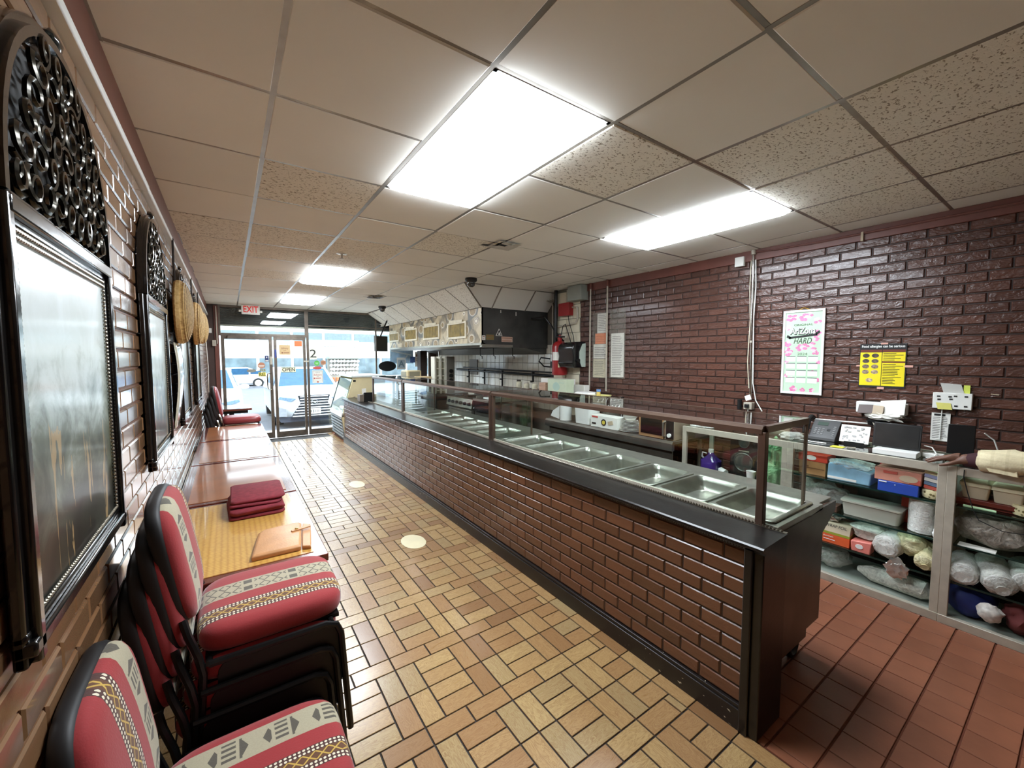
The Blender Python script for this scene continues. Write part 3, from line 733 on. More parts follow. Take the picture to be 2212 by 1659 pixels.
for y, lb in ((2.70, 'arched black framed picture second from camera on left wall'), (4.16, 'arched framed picture third from camera, partly behind the hanging sheet'), (5.78, 'arched framed picture farthest from camera on left wall')):
    dup(A0, (XL+.006, y, 1.14), label=lb)
# woven baskets
def weave():
    m, t, b = base('coiled_straw'); o = t.co(); x = t.xyz(o)
    r = t.m('SQRT', t.m('ADD', t.m('MULTIPLY', x[1], x[1]), t.m('MULTIPLY', x[2], x[2])))
    s = t.m('SINE', t.m('MULTIPLY', r, 420)); n = t.noise(o, 60, 2)
    t.link(t.ramp(t.m('ADD', t.m('MULTIPLY', s, .3), n), [(.2, S(150, 112, 60)), (.6, S(206, 166, 100)), (.9, S(226, 192, 130))]), b.inputs['Base Color'])
    b.inputs['Roughness'].default_value = .7; t.link(t.bump(s, .8, .006), b.inputs['Normal']); return m
mWeave = weave()
for y, z, r, lb in ((3.62, 1.95, .215, 'large round woven straw basket tray hanging nearest on left wall'), (5.28, 1.985, .215, 'round woven straw basket tray hanging second along left wall'), (6.35, 2.01, .20, 'round woven straw basket tray hanging farthest along left wall')):
    t_ = thing('woven_basket', lb, 'basket', (XL+.05, y, z), 'straw basket trays on left wall', local=True)
    prof = [(r*.97, -.02), (r, -.005), (r, .012)]+[(r*.98*math.cos(PI/2*k/10), .014+.062*math.sin(PI/2*k/10)) for k in range(0, 10)]+[(.004, .077)]
    part(t_, 'bowl', MB().lathe(prof, n=36, ax='x'), mWeave)
    part(t_, 'hanging_loop', MB().tube([(-.02, -.01, r), (-.022, -.012, r+.12), (-.02, 0, 2.44-z), (-.022, .012, r+.12), (-.02, .01, r)], .006, 6), M('dark_cord', (40, 30, 24), .7))
single('wall_cable', 'thin white cable drooping down far left wall', 'cable', MB().tube([(XL+.02, 7.9, 2.3), (XL+.03, 8.1, 1.9), (XL+.04, 8.2, 1.5), (XL+.03, 8.3, 1.2), (XL+.02, 8.6, 1.05)], .006, 6), mWhite)
# hanging printed sheet
m = MB(); rows = []
for k in range(15):
    f = k/14; z = 1.74-.56*f; out = .018+.016*math.sin(f*PI*1.3)
    rows.append([(XL+out+.012*math.sin(q/6*PI+.6*f), 3.50-.10*f+q/6*(.50+.06*f), z) for q in range(7)])
m.loops(rows, False, False, closed=False)
t_ = single('hanging_sheet', 'curling plastic laminated sheet hanging between second and third picture', 'sheet', m, M('laminated_sheet', (214, 208, 186), .15, var=.12, vs_=5, coat=1))
so_ = t_.modifiers.new('s', 'SOLIDIFY'); so_.thickness = .003

# ---------------------------------------------------------------- dining tables
def laminate():
    m, t, b = base('honey_laminate'); g = t.new('ShaderNodeNewGeometry').outputs['Position']
    v = t.new('ShaderNodeTexVoronoi'); v.inputs['Scale'].default_value = 1; v.inputs['Randomness'].default_value = .12
    t.link(t.map(g, (42, 62, 1)), v.inputs['Vector']); n = t.noise(g, 3, 3)
    c = t.ramp(v.outputs['Distance'], [(.0, S(228, 186, 104)), (.45, S(214, 168, 86)), (.62, S(186, 136, 62))])
    c = t.mix(t.m('MULTIPLY', n, .35), c, S(200, 150, 84))
    t.link(c, b.inputs['Base Color']); b.inputs['Roughness'].default_value = .3
    b.inputs['Coat Weight'].default_value = 1; b.inputs['Coat Roughness'].default_value = .035; return m
mLam = laminate()
mMaroon = M('maroon_edge_wood', (104, 48, 36), .25, var=.3, vs_=14, coat=1)
mTop2 = M('mahogany_top', (170, 104, 60), .3, var=.2, vs_=4, coat=1)
def table(y0, y1, lb, lam, x0=-.285, x1=.345):
    t_ = thing('dining_table', lb, 'table', ((x0+x1)/2, (y0+y1)/2, 0), 'dining tables pushed together along left wall')
    part(t_, 'table_top', MB().box(x0, x1, y0, y1, .712, .748), mMaroon, .004)
    part(t_, 'inlay', MB().box(x0+.05, x1-.055, y0+.05, y1-.03, .7475, .7505), lam)
    cx, cy = (x0+x1)/2, (y0+y1)/2
    part(t_, 'apron', MB().box(x0+.06, x1-.06, y0+.06, y1-.06, .66, .712), mBlackM)
    part(t_, 'column', MB().cyl((cx, cy, .03), (cx, cy, .67), .038), mBlackM)
    part(t_, 'foot', MB().box(cx-.26, cx+.26, cy-.03, cy+.03, 0, .035).box(cx-.03, cx+.03, cy-.3, cy+.3, 0, .035), mBlackM, .006)
table(1.97, 3.03, 'honey topped dining table nearest, holding the folded maroon cloth and tan bag', mLam)
table(3.06, 4.20, 'glossy dining table second from the camera along left wall', mTop2)
table(4.23, 5.33, 'glossy dining table third from the camera along left wall', mTop2)
table(5.36, 6.45, 'glossy dining table fourth along left wall, beside the plain chair stack', mTop2)
table(8.55, 9.30, 'dark dining table by the shop door behind the plain chair stack', M('dark_table_top', (70, 76, 74), .25, coat=1), -.285, .315)

# ---------------------------------------------------------------- chairs
def fabric(name, ua, y0, style):
    m, t, b = base(name); o = t.co(); x = t.xyz(o); u = x[ua]
    p = t.m('FRACT', t.m('DIVIDE', t.m('SUBTRACT', x[1], y0), .36))
    red, br, gold, cr, dk, wh = S(158, 36, 38), S(96, 56, 26), S(196, 160, 70), S(178, 168, 140), S(62, 56, 48), S(226, 216, 190)
    def band(a, c): return t.m('MULTIPLY', t.m('GREATER_THAN', p, a), t.m('LESS_THAN', p, c))
    def loc(a, c): return t.m('DIVIDE', t.m('SUBTRACT', p, a), c-a)
    def tri(q): return t.m('ABSOLUTE', t.m('SUBTRACT', t.m('FRACT', q), .5))
    n = t.noise(o, 220, 2)
    c = t.mix(t.m('MULTIPLY', n, .35), red, S(116, 26, 28))
    for a, c2 in ((.222, .285), (.368, .43)):
        du = tri(t.m('DIVIDE', u, .0115)); dv = tri(t.m('MULTIPLY', loc(a, c2), 2))
        dot = t.m('LESS_THAN', t.m('ADD', t.m('MULTIPLY', du, du), t.m('MULTIPLY', dv, dv)), .11)
        c = t.mix(band(a, c2), c, t.mix(dot, S(70, 34, 26), wh))
    fv = t.m('ABSOLUTE', t.m('SUBTRACT', loc(.285, .368), .5))
    zz = t.m('LESS_THAN', t.m('ABSOLUTE', t.m('SUBTRACT', tri(t.m('DIVIDE', u, .034)), fv)), .09)
    c = t.mix(band(.285, .368), c, t.mix(zz, br, gold))
    fv = loc(.583, .86); du = tri(t.m('DIVIDE', u, .065)); cv = t.m('ABSOLUTE', t.m('SUBTRACT', fv, .5))
    if style == 0:
        dia = t.m('LESS_THAN', t.m('ADD', t.m('MULTIPLY', du, 1.3), cv), .30)
        fu = t.m('FRACT', t.m('DIVIDE', u, .13))
        comb = t.m('MULTIPLY', t.m('LESS_THAN', t.m('FRACT', t.m('MULTIPLY', fv, 5)), .5), t.m('LESS_THAN', t.m('ABSOLUTE', t.m('SUBTRACT', fu, .5)), .13))
        bar = t.m('LESS_THAN', t.m('ABSOLUTE', t.m('SUBTRACT', fu, .72)), .025)
        dark = t.m('MAXIMUM', t.m('MULTIPLY', dia, t.m('GREATER_THAN', t.m('ABSOLUTE', t.m('SUBTRACT', fu, .5)), .2)), t.m('MAXIMUM', comb, bar))
        dark = t.m('MULTIPLY', dark, t.m('LESS_THAN', cv, .38))
    else:
        d2 = tri(t.m('DIVIDE', u, .042)); c4 = t.m('ABSOLUTE', t.m('SUBTRACT', t.m('FRACT', t.m('MULTIPLY', fv, 2)), .5))
        ln = t.m('LESS_THAN', t.m('ABSOLUTE', t.m('SUBTRACT', t.m('ADD', d2, c4), .42)), .07)
        fu = t.m('FRACT', t.m('DIVIDE', u, .15)); sq = t.m('MULTIPLY', t.m('LESS_THAN', t.m('ABSOLUTE', t.m('SUBTRACT', fu, .5)), .09), t.m('LESS_THAN', c4, .28))
        ln = t.m('MULTIPLY', ln, t.m('GREATER_THAN', t.m('ABSOLUTE', t.m('SUBTRACT', fu, .5)), .14))
        dark = t.m('MAXIMUM', ln, sq); dark = t.m('MULTIPLY', dark, t.m('LESS_THAN', cv, .42))
    crn = t.mix(t.m('MULTIPLY', n, .4), cr, S(120, 112, 92))
    c = t.mix(band(.583, .86), c, t.mix(t.m('MULTIPLY', dark, .9), crn, dk))
    t.link(c, b.inputs['Base Color']); b.inputs['Roughness'].default_value = .8; b.inputs['Sheen Weight'].default_value = .3
    t.link(t.bump(n, .25, .002), b.inputs['Normal']); return m
mDarkVinyl = M('dark_vinyl', (38, 26, 28), .5, var=.2); mMarVinyl = M('maroon_vinyl', (140, 52, 54), .35, var=.1)
def cushion(a, b, t, n=40, ex=5.0, dome=.012):
    L = []
    for s, z in ((.90, 0), (.975, .06), (1, .25), (1, .62), (.975, .82), (.92, .94), (.80, 1.0), (.6, 1.0), (.35, 1.0), (.08, 1.0)):
        l = []
        for k in range(n):
            q = 2*PI*k/n; c, d = math.cos(q), math.sin(q)
            l.append((a*s*abs(c)**(2/ex)*(1 if c >= 0 else -1), b*s*abs(d)**(2/ex)*(1 if d >= 0 else -1), t*z+(dome*(1-s*s) if z > .9 else 0)))
        L.append(l)
    return L
mShellShade = M('black_vinyl_and_shade', (20, 17, 17), .55, var=.2)
def chair(label, group, fs, fb, frame=mBlackM, skirt=True):
    t_ = thing('stacking_chair', label, 'chair', group=group, local=True)
    part(t_, 'seat', MB().loops([[(x, y, z+.445) for x, y, z in l] for l in cushion(.225, .205, .08)]), fs, ang=60)
    L = []
    for l in cushion(.20, .20, .055, ex=4.0):
        L.append([(-.262+z-.062*((x+.2)/.4), y, .745+x) for x, y, z in l])
    part(t_, 'backrest', MB().loops(L), fb, ang=60)
    for s in (-1, 1):
        y = s*.218
        part(t_, 'leg', MB().tube([(.225, y, 0), (.20, y, .385), (.185, y, .42), (.15, y, .433), (-.19, y, .433)], .0115, 8), frame)
        part(t_, 'leg', MB().tube([(-.235, y, 0), (-.205, y, .405), (-.215, y, .465), (-.238, y, .545), (-.25, y*.9, .585)], .0115, 8), frame)
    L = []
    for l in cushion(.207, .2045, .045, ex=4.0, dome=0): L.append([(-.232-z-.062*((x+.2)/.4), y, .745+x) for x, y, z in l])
    part(t_, 'back_shell', MB().loops(L), mShellShade, ang=60)  # dark vinyl back, carried round the sides to stand in for their shade
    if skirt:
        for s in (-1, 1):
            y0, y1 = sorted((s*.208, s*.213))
            part(t_, 'side_panel', MB().prism(rrect(-.17, .205, .17, .431, .05), y0, y1, 'y'), mShellShade, .002)  # added black sheets standing in for the deep shade under stacked seats
    part(t_, 'seat_board', MB().box(-.20, .20, -.19, .19, .431, .445), mBlackM)
    part(t_, 'cross_bar', MB().tube([(-.19, -.215, .433), (-.19, .215, .433)], .010, 8).tube([(.17, -.215, .43), (.17, .215, .43)], .010, 8), frame)
    return t_
fs1, fb1 = fabric('woven_band_seat', 0, -.16, 0), fabric('woven_band_back', 2, -.36, 0)
fs2 = fabric('woven_diamond_seat', 0, -.225, 1); fb2 = fabric('woven_band_back_near', 2, -.16, 0)
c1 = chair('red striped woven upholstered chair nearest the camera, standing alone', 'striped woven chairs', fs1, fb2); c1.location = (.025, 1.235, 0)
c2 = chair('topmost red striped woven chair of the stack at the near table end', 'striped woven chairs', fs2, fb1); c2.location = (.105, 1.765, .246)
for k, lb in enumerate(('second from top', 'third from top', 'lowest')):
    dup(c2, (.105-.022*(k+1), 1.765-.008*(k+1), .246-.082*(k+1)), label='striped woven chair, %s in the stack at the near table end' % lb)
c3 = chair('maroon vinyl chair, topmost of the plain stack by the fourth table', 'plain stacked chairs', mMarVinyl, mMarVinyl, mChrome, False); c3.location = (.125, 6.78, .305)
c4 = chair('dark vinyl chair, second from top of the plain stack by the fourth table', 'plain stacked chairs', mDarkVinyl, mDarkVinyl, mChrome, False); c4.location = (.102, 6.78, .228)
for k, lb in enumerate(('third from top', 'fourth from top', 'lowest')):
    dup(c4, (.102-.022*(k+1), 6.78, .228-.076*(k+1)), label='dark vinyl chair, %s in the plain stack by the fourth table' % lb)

# ---------------------------------------------------------------- on the first table
mCloth = M('maroon_cloth', (128, 40, 50), .85, var=.2, vs_=40, bump=.3, bs=200)
m = MB(); Y = .7506
for k in range(5):
    z = Y+.018*k; i = .004*k
    def ring(q, zz): return [(a+.006*math.sin(b*31+k), b+.006*math.sin(a*27+k*2), zz+.005*math.sin(a*23+b*17+k*1.7)*(k > 0)) for a, b in rrect(-.035+i+q, .235+(.012 if k == 4 else 0)-q, 2.64+(.05 if k > 2 else 0)-i+q, 3.02+(.02 if k == 4 else 0)-q, .03, 5)]
    m.loops([ring(.006, z), ring(0, z+.006), ring(0, z+.013), ring(.006, z+.0185)])
single('folded_cloth', 'folded stack of maroon cloth on the nearest table', 'cloth', m, mCloth, ang=60)
mLeather = M('tan_leather', (196, 142, 92), .45, var=.12, vs_=12, bump=.2, bs=120)
bg = thing('leather_bag', 'flat tan leather bag with strap lying on the nearest table', 'bag', (.19, 2.2, .7506))
def br(q, z): return [(x, y, z) for x, y in [(.05+q, 2.06+q), (.09+q, 2.33-q), (.12, 2.36-q), (.275-q, 2.375-q), (.285-q, 2.35-q), (.245-q, 2.06+q)]]
part(bg, 'body', MB().loops([br(.004, .7506), br(0, .757), br(0, .772), br(.01, .778)]), mLeather, .004)
part(bg, 'flap', MB().loops([[(.25, 2.07, z), (.29, 2.365, z), (.325, 2.33, z), (.285, 2.05, z)] for z in (.7506, .768)]), mLeather, .004)
part(bg, 'strap', MB().obox((.27, 2.255, .781), (.085, .02, 0), (-.004, .018, 0), (0, 0, .005)), mLeather)
part(bg, 'clasp', MB().lathe([(.008, .782), (.008, .787), (.004, .789)], (.25, 2.255, 0), 12), M('brass', (210, 180, 110), .25, metal=.9))
# ---------------------------------------------------------------- aluminium shelf cases on the right
mBoard = M('grey_green_board', (150, 156, 146), .4, var=.1)
def case(y0, y1, shelves, lb, backless=False):
    t_ = thing('shelf_case', lb, 'shelf case', (3.82, (y0+y1)/2, 0), 'aluminium shelf cases along right wall')
    for y in (y0, y1-.04):
        part(t_, 'post', MB().box(3.57, 3.60, y, y+.04, 0, .985), mAlu, .002)
        part(t_, 'post', MB().box(4.05, 4.075, y, y+.04, 0, .985), mAlu, .002)
        part(t_, 'side_rail', MB().box(3.60, 4.05, y+.008, y+.032, .945, .98).box(3.60, 4.05, y+.008, y+.032, .0, .05), mAlu)
    part(t_, 'top_rail', MB().box(3.572, 3.60, y0+.04, y1-.04, .935, .985), mAlu, .002)
    part(t_, 'base_rail', MB().box(3.565, 3.60, y0, y1, 0, .052), mAlu, .002)
    part(t_, 'back_rail', MB().box(4.05, 4.075, y0+.04, y1-.04, .95, .985), mAlu)
    part(t_, 'base_board', MB().box(3.60, 4.06, y0+.01, y1-.01, .04, .052), mBoard)
    part(t_, 'top_glass', MB().box(3.60, 4.05, y0, y1, .976, .985), mGlassG)
    for z in shelves:
        g = part(t_, 'shelf', MB().box(3.60, 4.045, y0+.042, y1-.042, z-.008, z), mGlassG)
        part(g, 'shelf_edge', MB().box(3.592, 3.60, y0+.042, y1-.042, z-.009, z+.001), mEdge)
    return t_
case(-.40, .50, (.742, .505, .268), 'aluminium and glass shelf case under the resting hand, at right picture edge')
case(.50, 1.365, (.742, .505, .268), 'aluminium and glass shelf case holding boxes, tubs and plastic bags')
case(1.365, 2.265, (.55,), 'aluminium shelf case holding the loudspeaker and green bag')
mRed = M('red_card', (208, 70, 48), .45); mBlueC = M('blue_card', (44, 76, 170), .45); mPinkC = M('pink_card', (206, 142, 122), .5, var=.1); mOrC = M('orange_card', (226, 96, 50), .5)
mGreenC = M('olive_card', (158, 164, 60), .5); mTanC = M('tan_card', (190, 172, 146), .6)
mClear = bagmat('clear_plastic', (236, 236, 228), .45, .15); mFrost = bagmat('frosted_plastic', (226, 226, 214), .9, .3); mYelBag = bagmat('yellowed_plastic', (232, 222, 176), .9, .25)
mGreenBag = bagmat('green_plastic', (150, 206, 148), 1.1, .3); mGreyBag = bagmat('grey_plastic', (170, 160, 146), .8, .2)
mFoil = M('crumpled_foil', (206, 204, 198), .25, metal=.7, var=.2, vs_=30, bump=1, bs=40)
mFoam = M('foam_white', (236, 236, 232), .6, var=.03)
mBluePk = M('pale_blue_pack', (150, 196, 220), .4, var=.2, vs_=10)
def crate(name, lb, cat, x0, x1, y0, y1, z0, z1, mat, bevel=.003): return single(name, lb, cat, MB().box(x0, x1, y0, y1, z0, z1), mat, bevel=bevel)
def bag(name, lb, c, s, seed, mat, floor, amp=.3, cat='plastic bag'):
    return single(name, lb, cat, MB().blob(c, s, seed, amp, 2.0, 3, floor), mat, ang=60)
# top shelf
t_ = thing('lidded_box', 'wooden box with red lid on top glass shelf', 'box', (3.73, 1.22, .742))
part(t_, 'body', MB().box(3.66, 3.82, 1.14, 1.315, .7425, .845), M('pale_wood', (176, 134, 84), .55, var=.2, vs_=12), .002)
part(t_, 'lid', MB().box(3.655, 3.825, 1.13, 1.32, .846, .90), mRed, .003)
part(t_, 'emblem', MB().loops([[(h, 1.235+.035*math.cos(a*PI/10), .873+.018*math.sin(a*PI/10)) for a in range(20)] for h in (3.655, 3.653)]), mPaper)
part(t_, 'slot', MB().box(3.657, 3.66, 1.15, 1.3, .79, .794).box(3.657, 3.66, 1.25, 1.27, .80, .81), M('wood_dark', (120, 84, 50), .6))
t_ = thing('blue_pack', 'pale blue plastic wrapped pack on top glass shelf', 'pack', (3.72, 1.0, .742))
part(t_, 'pack', MB().prism([(.875, .7425), (1.125, .7425), (1.12, .86), (1.06, .875), (.87, .83)], 3.64, 3.82, 'x'), mBluePk, .008)
part(t_, 'wrap', MB().blob((3.72, 1.0, .86), (.09, .125, .04), 3, .35), mClear)
part(t_, 'stripe', MB().box(3.638, 3.64, .95, 1.12, .752, .768), mPaper)
t_ = thing('blue_box', 'flat deep blue box under the pink box on top shelf', 'box', (3.70, .72, .742))
part(t_, 'carton', MB().box(3.60, 3.82, .625, .825, .7425, .815), mBlueC, .003)
part(t_, 'print', MB().box(3.597, 3.60, .78, .82, .805, .811).box(3.597, 3.60, .735, .74, .795, .80), mPaper)
t_ = thing('pink_box', 'salmon pink printed box lying on the blue box', 'box', (3.72, .73, .816))
part(t_, 'carton', MB().box(3.605, 3.84, .615, .845, .816, .898), mPinkC, .003)
part(t_, 'print', MB().box(3.602, 3.605, .618, .67, .822, .85), mRedInk); part(t_, 'print', MB().box(3.602, 3.605, .73, .80, .868, .884), mRedInk)
part(t_, 'picture', MB().loops([[(h, .675+.045*math.cos(a*PI/10), .85+.022*math.sin(a*PI/10)) for a in range(20)] for h in (3.605, 3.601)]), mTanC)
t_ = thing('red_packet', 'red packets behind the pink box on top shelf', 'packet', (3.9, .8, .742))
part(t_, 'packet', MB().box(3.86, 3.97, .70, .88, .7425, .90), M('red_pack', (176, 48, 50), .4), .01)
part(t_, 'lid', MB().box(3.85, 3.97, .60, .70, .7425, .925), mBlack, .004)
for k, (z, mt, lb) in enumerate(((.818, mRedInk, 'red backed booklet at bottom of leaning pile beside shelf post'), (.842, M('slate_cover', (110, 132, 160), .5), 'slate blue booklet in leaning pile beside shelf post'), (.866, mPaper, 'white booklet in leaning pile beside shelf post'), (.89, M('lilac_cover', (150, 156, 190), .5), 'lilac booklet near top of pile beside shelf post'), (.912, M('cream_cover', (226, 220, 180), .6), 'cream booklet topmost of pile beside shelf post'))):
    single('booklet', lb, 'booklet', MB().obox((3.68, .572, z), (.13, .01, 0), (0, .075, .012), (0, -.002, .02)), mt, 'booklets on the top shelf')
def spotty():
    m, t, b = base('spotted_ceramic'); o = t.co(); v = t.new('ShaderNodeTexVoronoi'); v.inputs['Scale'].default_value = 42; t.link(o, v.inputs['Vector'])
    t.link(t.ramp(v.outputs['Distance'], [(.24, S(112, 100, 62)), (.34, S(222, 210, 166))]), b.inputs['Base Color']); b.inputs['Roughness'].default_value = .35; return m
mSpot = spotty()
single('spotted_bowl', 'small cream bowl with brown spots under the booklets', 'bowl', MB().lathe([(.03, .7425), (.05, .75), (.058, .775), (.055, .80), (.04, .808), (.01, .806)], (3.665, .566, 0), 24), mSpot, ang=50)
single('spotted_bowl', 'cream bowl with brown spots at right picture edge', 'bowl', MB().lathe([(.03, .7425), (.05, .75), (.056, .775), (.05, .805), (.01, .806)], (3.68, .20, 0), 24), mSpot, ang=50)
# middle shelf
bag('clear_bag', 'crumpled clear plastic bag at far end of middle shelf', (3.80, 1.16, .58), (.12, .13, .09), 1, mClear, .506)
bag('clear_bag', 'pale knotted plastic bag behind the clear tub', (3.86, 1.26, .60), (.09, .07, .10), 9, mFrost, .506)
crate('brown_box', 'small dark brown box on middle shelf by the steam table', 'box', 3.63, 3.73, 1.05, 1.16, .5055, .548, M('dark_brown_card', (86, 58, 44), .6))
t_ = thing('clear_tub', 'long clear plastic tub with lid on middle shelf', 'tub', (3.72, .86, .505))
mTub = M('translucent_tub', (206, 206, 190), .25, var=.05, trans=.25)
def rl(x0, x1, y0, y1, r, z): return [(a, b, z) for a, b in rrect(x0, x1, y0, y1, r, 3)]
part(t_, 'tub', MB().loops([rl(3.65, 3.83, .72, 1.02, .02, .506), rl(3.64, 3.84, .71, 1.03, .02, .60)]), mTub)
part(t_, 'lid', MB().loops([rl(3.632, 3.848, .702, 1.038, .022, .601), rl(3.632, 3.848, .702, 1.038, .022, .612), rl(3.65, 3.83, .72, 1.02, .02, .615)]), mTub)
crate('smoked_tub', 'dark smoked plastic tub behind the clear tub', 'tub', 3.87, 4.0, .74, 1.0, .5055, .67, M('smoked_plastic', (74, 74, 68), .25))
t_ = thing('cup_sleeve', 'stack of white lids wrapped in clear film on middle shelf', 'lids', (3.68, .61, .505))
m = MB(); pr = []
for k in range(16): pr += [(.062, .507+k*.0137), (.066, .510+k*.0137), (.066, .516+k*.0137), (.062, .519+k*.0137)]
part(t_, 'lids', m.lathe(pr, (3.685, .61, 0), 24), mFoam); part(t_, 'film', MB().lathe([(.06, .506), (.07, .51), (.071, .62), (.07, .725), (.055, .732)], (3.685, .61, 0), 24), mClear)
crate('red_carton', 'tall red carton standing behind the wrapped lids', 'box', 3.80, 3.92, .56, .74, .5055, .69, mRed)
bag('small_bag', 'small cream twisted bag beside shelf post', (3.63, .53, .535), (.028, .025, .032), 5, mFoam, .506, cat='plastic bag')
# lower shelf
t_ = thing('foil_box', 'orange and tan FOIL carton on lower shelf', 'box', (3.70, 1.09, .268))
part(t_, 'front', MB().box(3.62, 3.76, .965, 1.21, .2685, .335), mOrC, .002)
part(t_, 'stripe', MB().box(3.6195, 3.76, .965, 1.21, .336, .352), mGreenC)
part(t_, 'top', MB().prism([(3.62, .352), (3.76, .352), (3.76, .415), (3.645, .415)], .965, 1.21, 'y'), mTanC, .002)
part(t_, 'emblem', MB().loops([[(h, 1.165+.032*math.cos(a*PI/10), .302+.022*math.sin(a*PI/10)) for a in range(20)] for h in (3.62, 3.618)]), mPaper)
text(t_, 'WRAP FOIL', .03, (3.6365, 1.05, .395), RW, mInk, width=.13, up=(.37, 0, .93)); text(t_, 'aluminum', .016, (3.6175, 1.09, .318), RW, mPaper)
part(t_, 'print', MB().box(3.618, 3.6195, 1.05, 1.12, .293, .297), mPaper)
single('foil_ball', 'crumpled ball of shiny foil lying on the foil carton', 'foil', MB().blob((3.70, 1.11, .447), (.05, .07, .035), 6, .5, 3.2, 3, .416), mFoil, ang=20)
t_ = thing('pink_packet', 'small pink packet with pale oval on lower shelf', 'packet', (3.64, .90, .268))
part(t_, 'packet', MB().prism([(.845, .2685), (.95, .2685), (.955, .34), (.84, .355)], 3.605, 3.70, 'x'), M('pink_pack', (226, 130, 118), .45), .006)
part(t_, 'emblem', MB().loops([[(h, .905+.022*math.cos(a*PI/8), .31+.016*math.sin(a*PI/8)) for a in range(16)] for h in (3.605, 3.602)]), mFoam)
bag('clear_bag', 'clear crinkled bag of cups above the pink packet', (3.72, .86, .41), (.10, .11, .065), 2, mFrost, .27)
def sleeve(lb, p0, p1, r, mat, wrap, seed):
    t_ = thing('cup_bag', lb, 'bag of cups', (p1[0], p1[1], p1[2]-r), 'bagged cups and lids')
    p0, p1 = V(p0), V(p1); d = (p1-p0); n = 9
    m = MB(); pts = []; rad = []
    for k in range(n):
        for f, q in ((0, .93), (.3, 1), (.7, 1), (.99, .93)): pts.append(p0+d*((k+f)/n)); rad.append(r*q)
    m.tube(pts, rad, 20); part(t_, 'cups', m, mat)
    dn = d.normalized(); e = dn.orthogonal().normalized(); f = dn.cross(e)
    ring = [p1+(e*math.cos(a*PI/12)+f*math.sin(a*PI/12))*r*.8+dn*.004 for a in range(24)]
    part(t_, 'rim', MB().tube(ring, .004, 6, True).tube([p1+(e*math.cos(a*PI/12)+f*math.sin(a*PI/12))*r*.98 for a in range(24)], .005, 6, True), mFoam)
    c = (p0+p1)/2; m = MB()
    bm = [(0, .2), (.08, 1.08), (.3, 1.14), (.6, 1.1), (.9, 1.16), (1.04, 1.1), (1.16, .35), (1.24, .5)]
    L = []
    for s, q in bm:
        L.append([p0+d*s+(e*math.cos(a*PI/12)+f*math.sin(a*PI/12))*r*q*(1+.16*noise.noise(V((a*.8, s*6, seed)))) for a in range(24)])
    m.loops(L); part(t_, 'bag', m, wrap, ang=60); return t_
sleeve('bag of round white lids hanging over lower shelf edge beside foil scrap', (3.80, .72, .40), (3.60, .765, .365), .066, mFoam, mClear, 1)
bag('yellow_bag', 'yellowed plastic bag bulging over lower shelf behind the lids', (3.70, .655, .40), (.10, .085, .075), 7, mYelBag, .27)
sleeve('bag of cream cups drooping over lower shelf by shelf post', (3.75, .60, .40), (3.595, .575, .335), .044, M('cream_cup', (226, 214, 172), .5), mYelBag, 2)
single('foil_scrap', 'torn strip of shiny foil hanging under the bag of lids', 'foil', MB().blob((3.585, .70, .245), (.012, .055, .06), 8, .7, 3.5, 3), mFoil, ang=20)
# bottom board
bag('clear_bag', 'clear bag of lids on bottom board by the steam table', (3.76, 1.11, .125), (.13, .12, .075), 12, mClear, .053)
bag('clear_bag', 'small clear crinkled bag at far end of bottom board', (3.74, 1.26, .11), (.09, .05, .07), 13, mClear, .053)
single('bag_roll', 'long clear sleeve of cups lying along bottom board', 'bag of cups', MB().tube([(3.72, .93, .11), (3.70, .85, .115), (3.69, .7, .12), (3.68, .58, .12), (3.68, .545, .09)], [.02, .055, .062, .06, .02], 16), mFrost)
# right bay
for y0, y1, lb in ((.335, .452, 'cream plastic lidded tub left of two, under the sleeve'), (.205, .325, 'cream plastic lidded tub right of two, under the sleeve')):
    t_ = thing('cream_tub', lb, 'tub', (3.7, (y0+y1)/2, .79), 'cream lidded tubs')
    part(t_, 'tub', MB().loops([rl(3.665, 3.80, y0+.008, y1-.008, .012, .792), rl(3.655, 3.81, y0, y1, .012, .865)]), M('cream_tub', (214, 200, 172), .4))
    part(t_, 'lid', MB().loops([rl(3.648, 3.818, y0-.006, y1+.006, .014, .866), rl(3.648, 3.818, y0-.006, y1+.006, .014, .886), rl(3.67, 3.80, y0+.012, y1-.012, .014, .905)]), M('cream_lid', (226, 216, 182), .4))
single('red_rack', 'dark red board carrying the cream tubs', 'board', MB().box(3.64, 3.83, .0, .47, .7635, .7905).box(3.66, 3.68, .0, .47, .743, .7635).box(3.79, 3.81, .0, .47, .743, .7635), M('dark_red_board', (112, 44, 32), .45), bevel=.003)
single('light_tube', 'thin greenish tube lying on the shelf under the tubs', 'tube', MB().tube([(3.615, .43, .7505), (3.61, .30, .7505)], .0075, 10), M('green_tube', (190, 226, 180), .2))
bag('grey_bag', 'large grey translucent plastic bag on middle shelf at right edge', (3.74, .30, .60), (.13, .17, .10), 15, mGreyBag, .506, .35)
single('paper_strip', 'white paper strips under the grey bag', 'paper', MB().box(3.595, 3.66, .29, .44, .5055, .512), mPaper)
sleeve('bag of round clear lids, leftmost of three over the blue bag', (3.80, .43, .36), (3.60, .415, .335), .062, mFoam, mClear, 3)
sleeve('crinkled bag of cups, middle of three over the blue bag', (3.80, .33, .40), (3.60, .265, .335), .062, mFrost, mClear, 4)
sleeve('crinkled bag of lids, rightmost of three at picture edge', (3.82, .20, .42), (3.63, .17, .38), .055, mFrost, mClear, 5)
bag('blue_bag', 'deep blue cloth bag on bottom board right of shelf post', (3.72, .385, .15), (.11, .105, .11), 16, M('blue_cloth', (30, 42, 104), .7, var=.2), .053, .2, 'bag')
bag('white_bundle', 'crumpled white printed packet on the blue bag', (3.60, .295, .15), (.03, .05, .055), 17, M('printed_white', (206, 200, 192), .5, var=.3, vs_=40), .053, .3, 'packet')
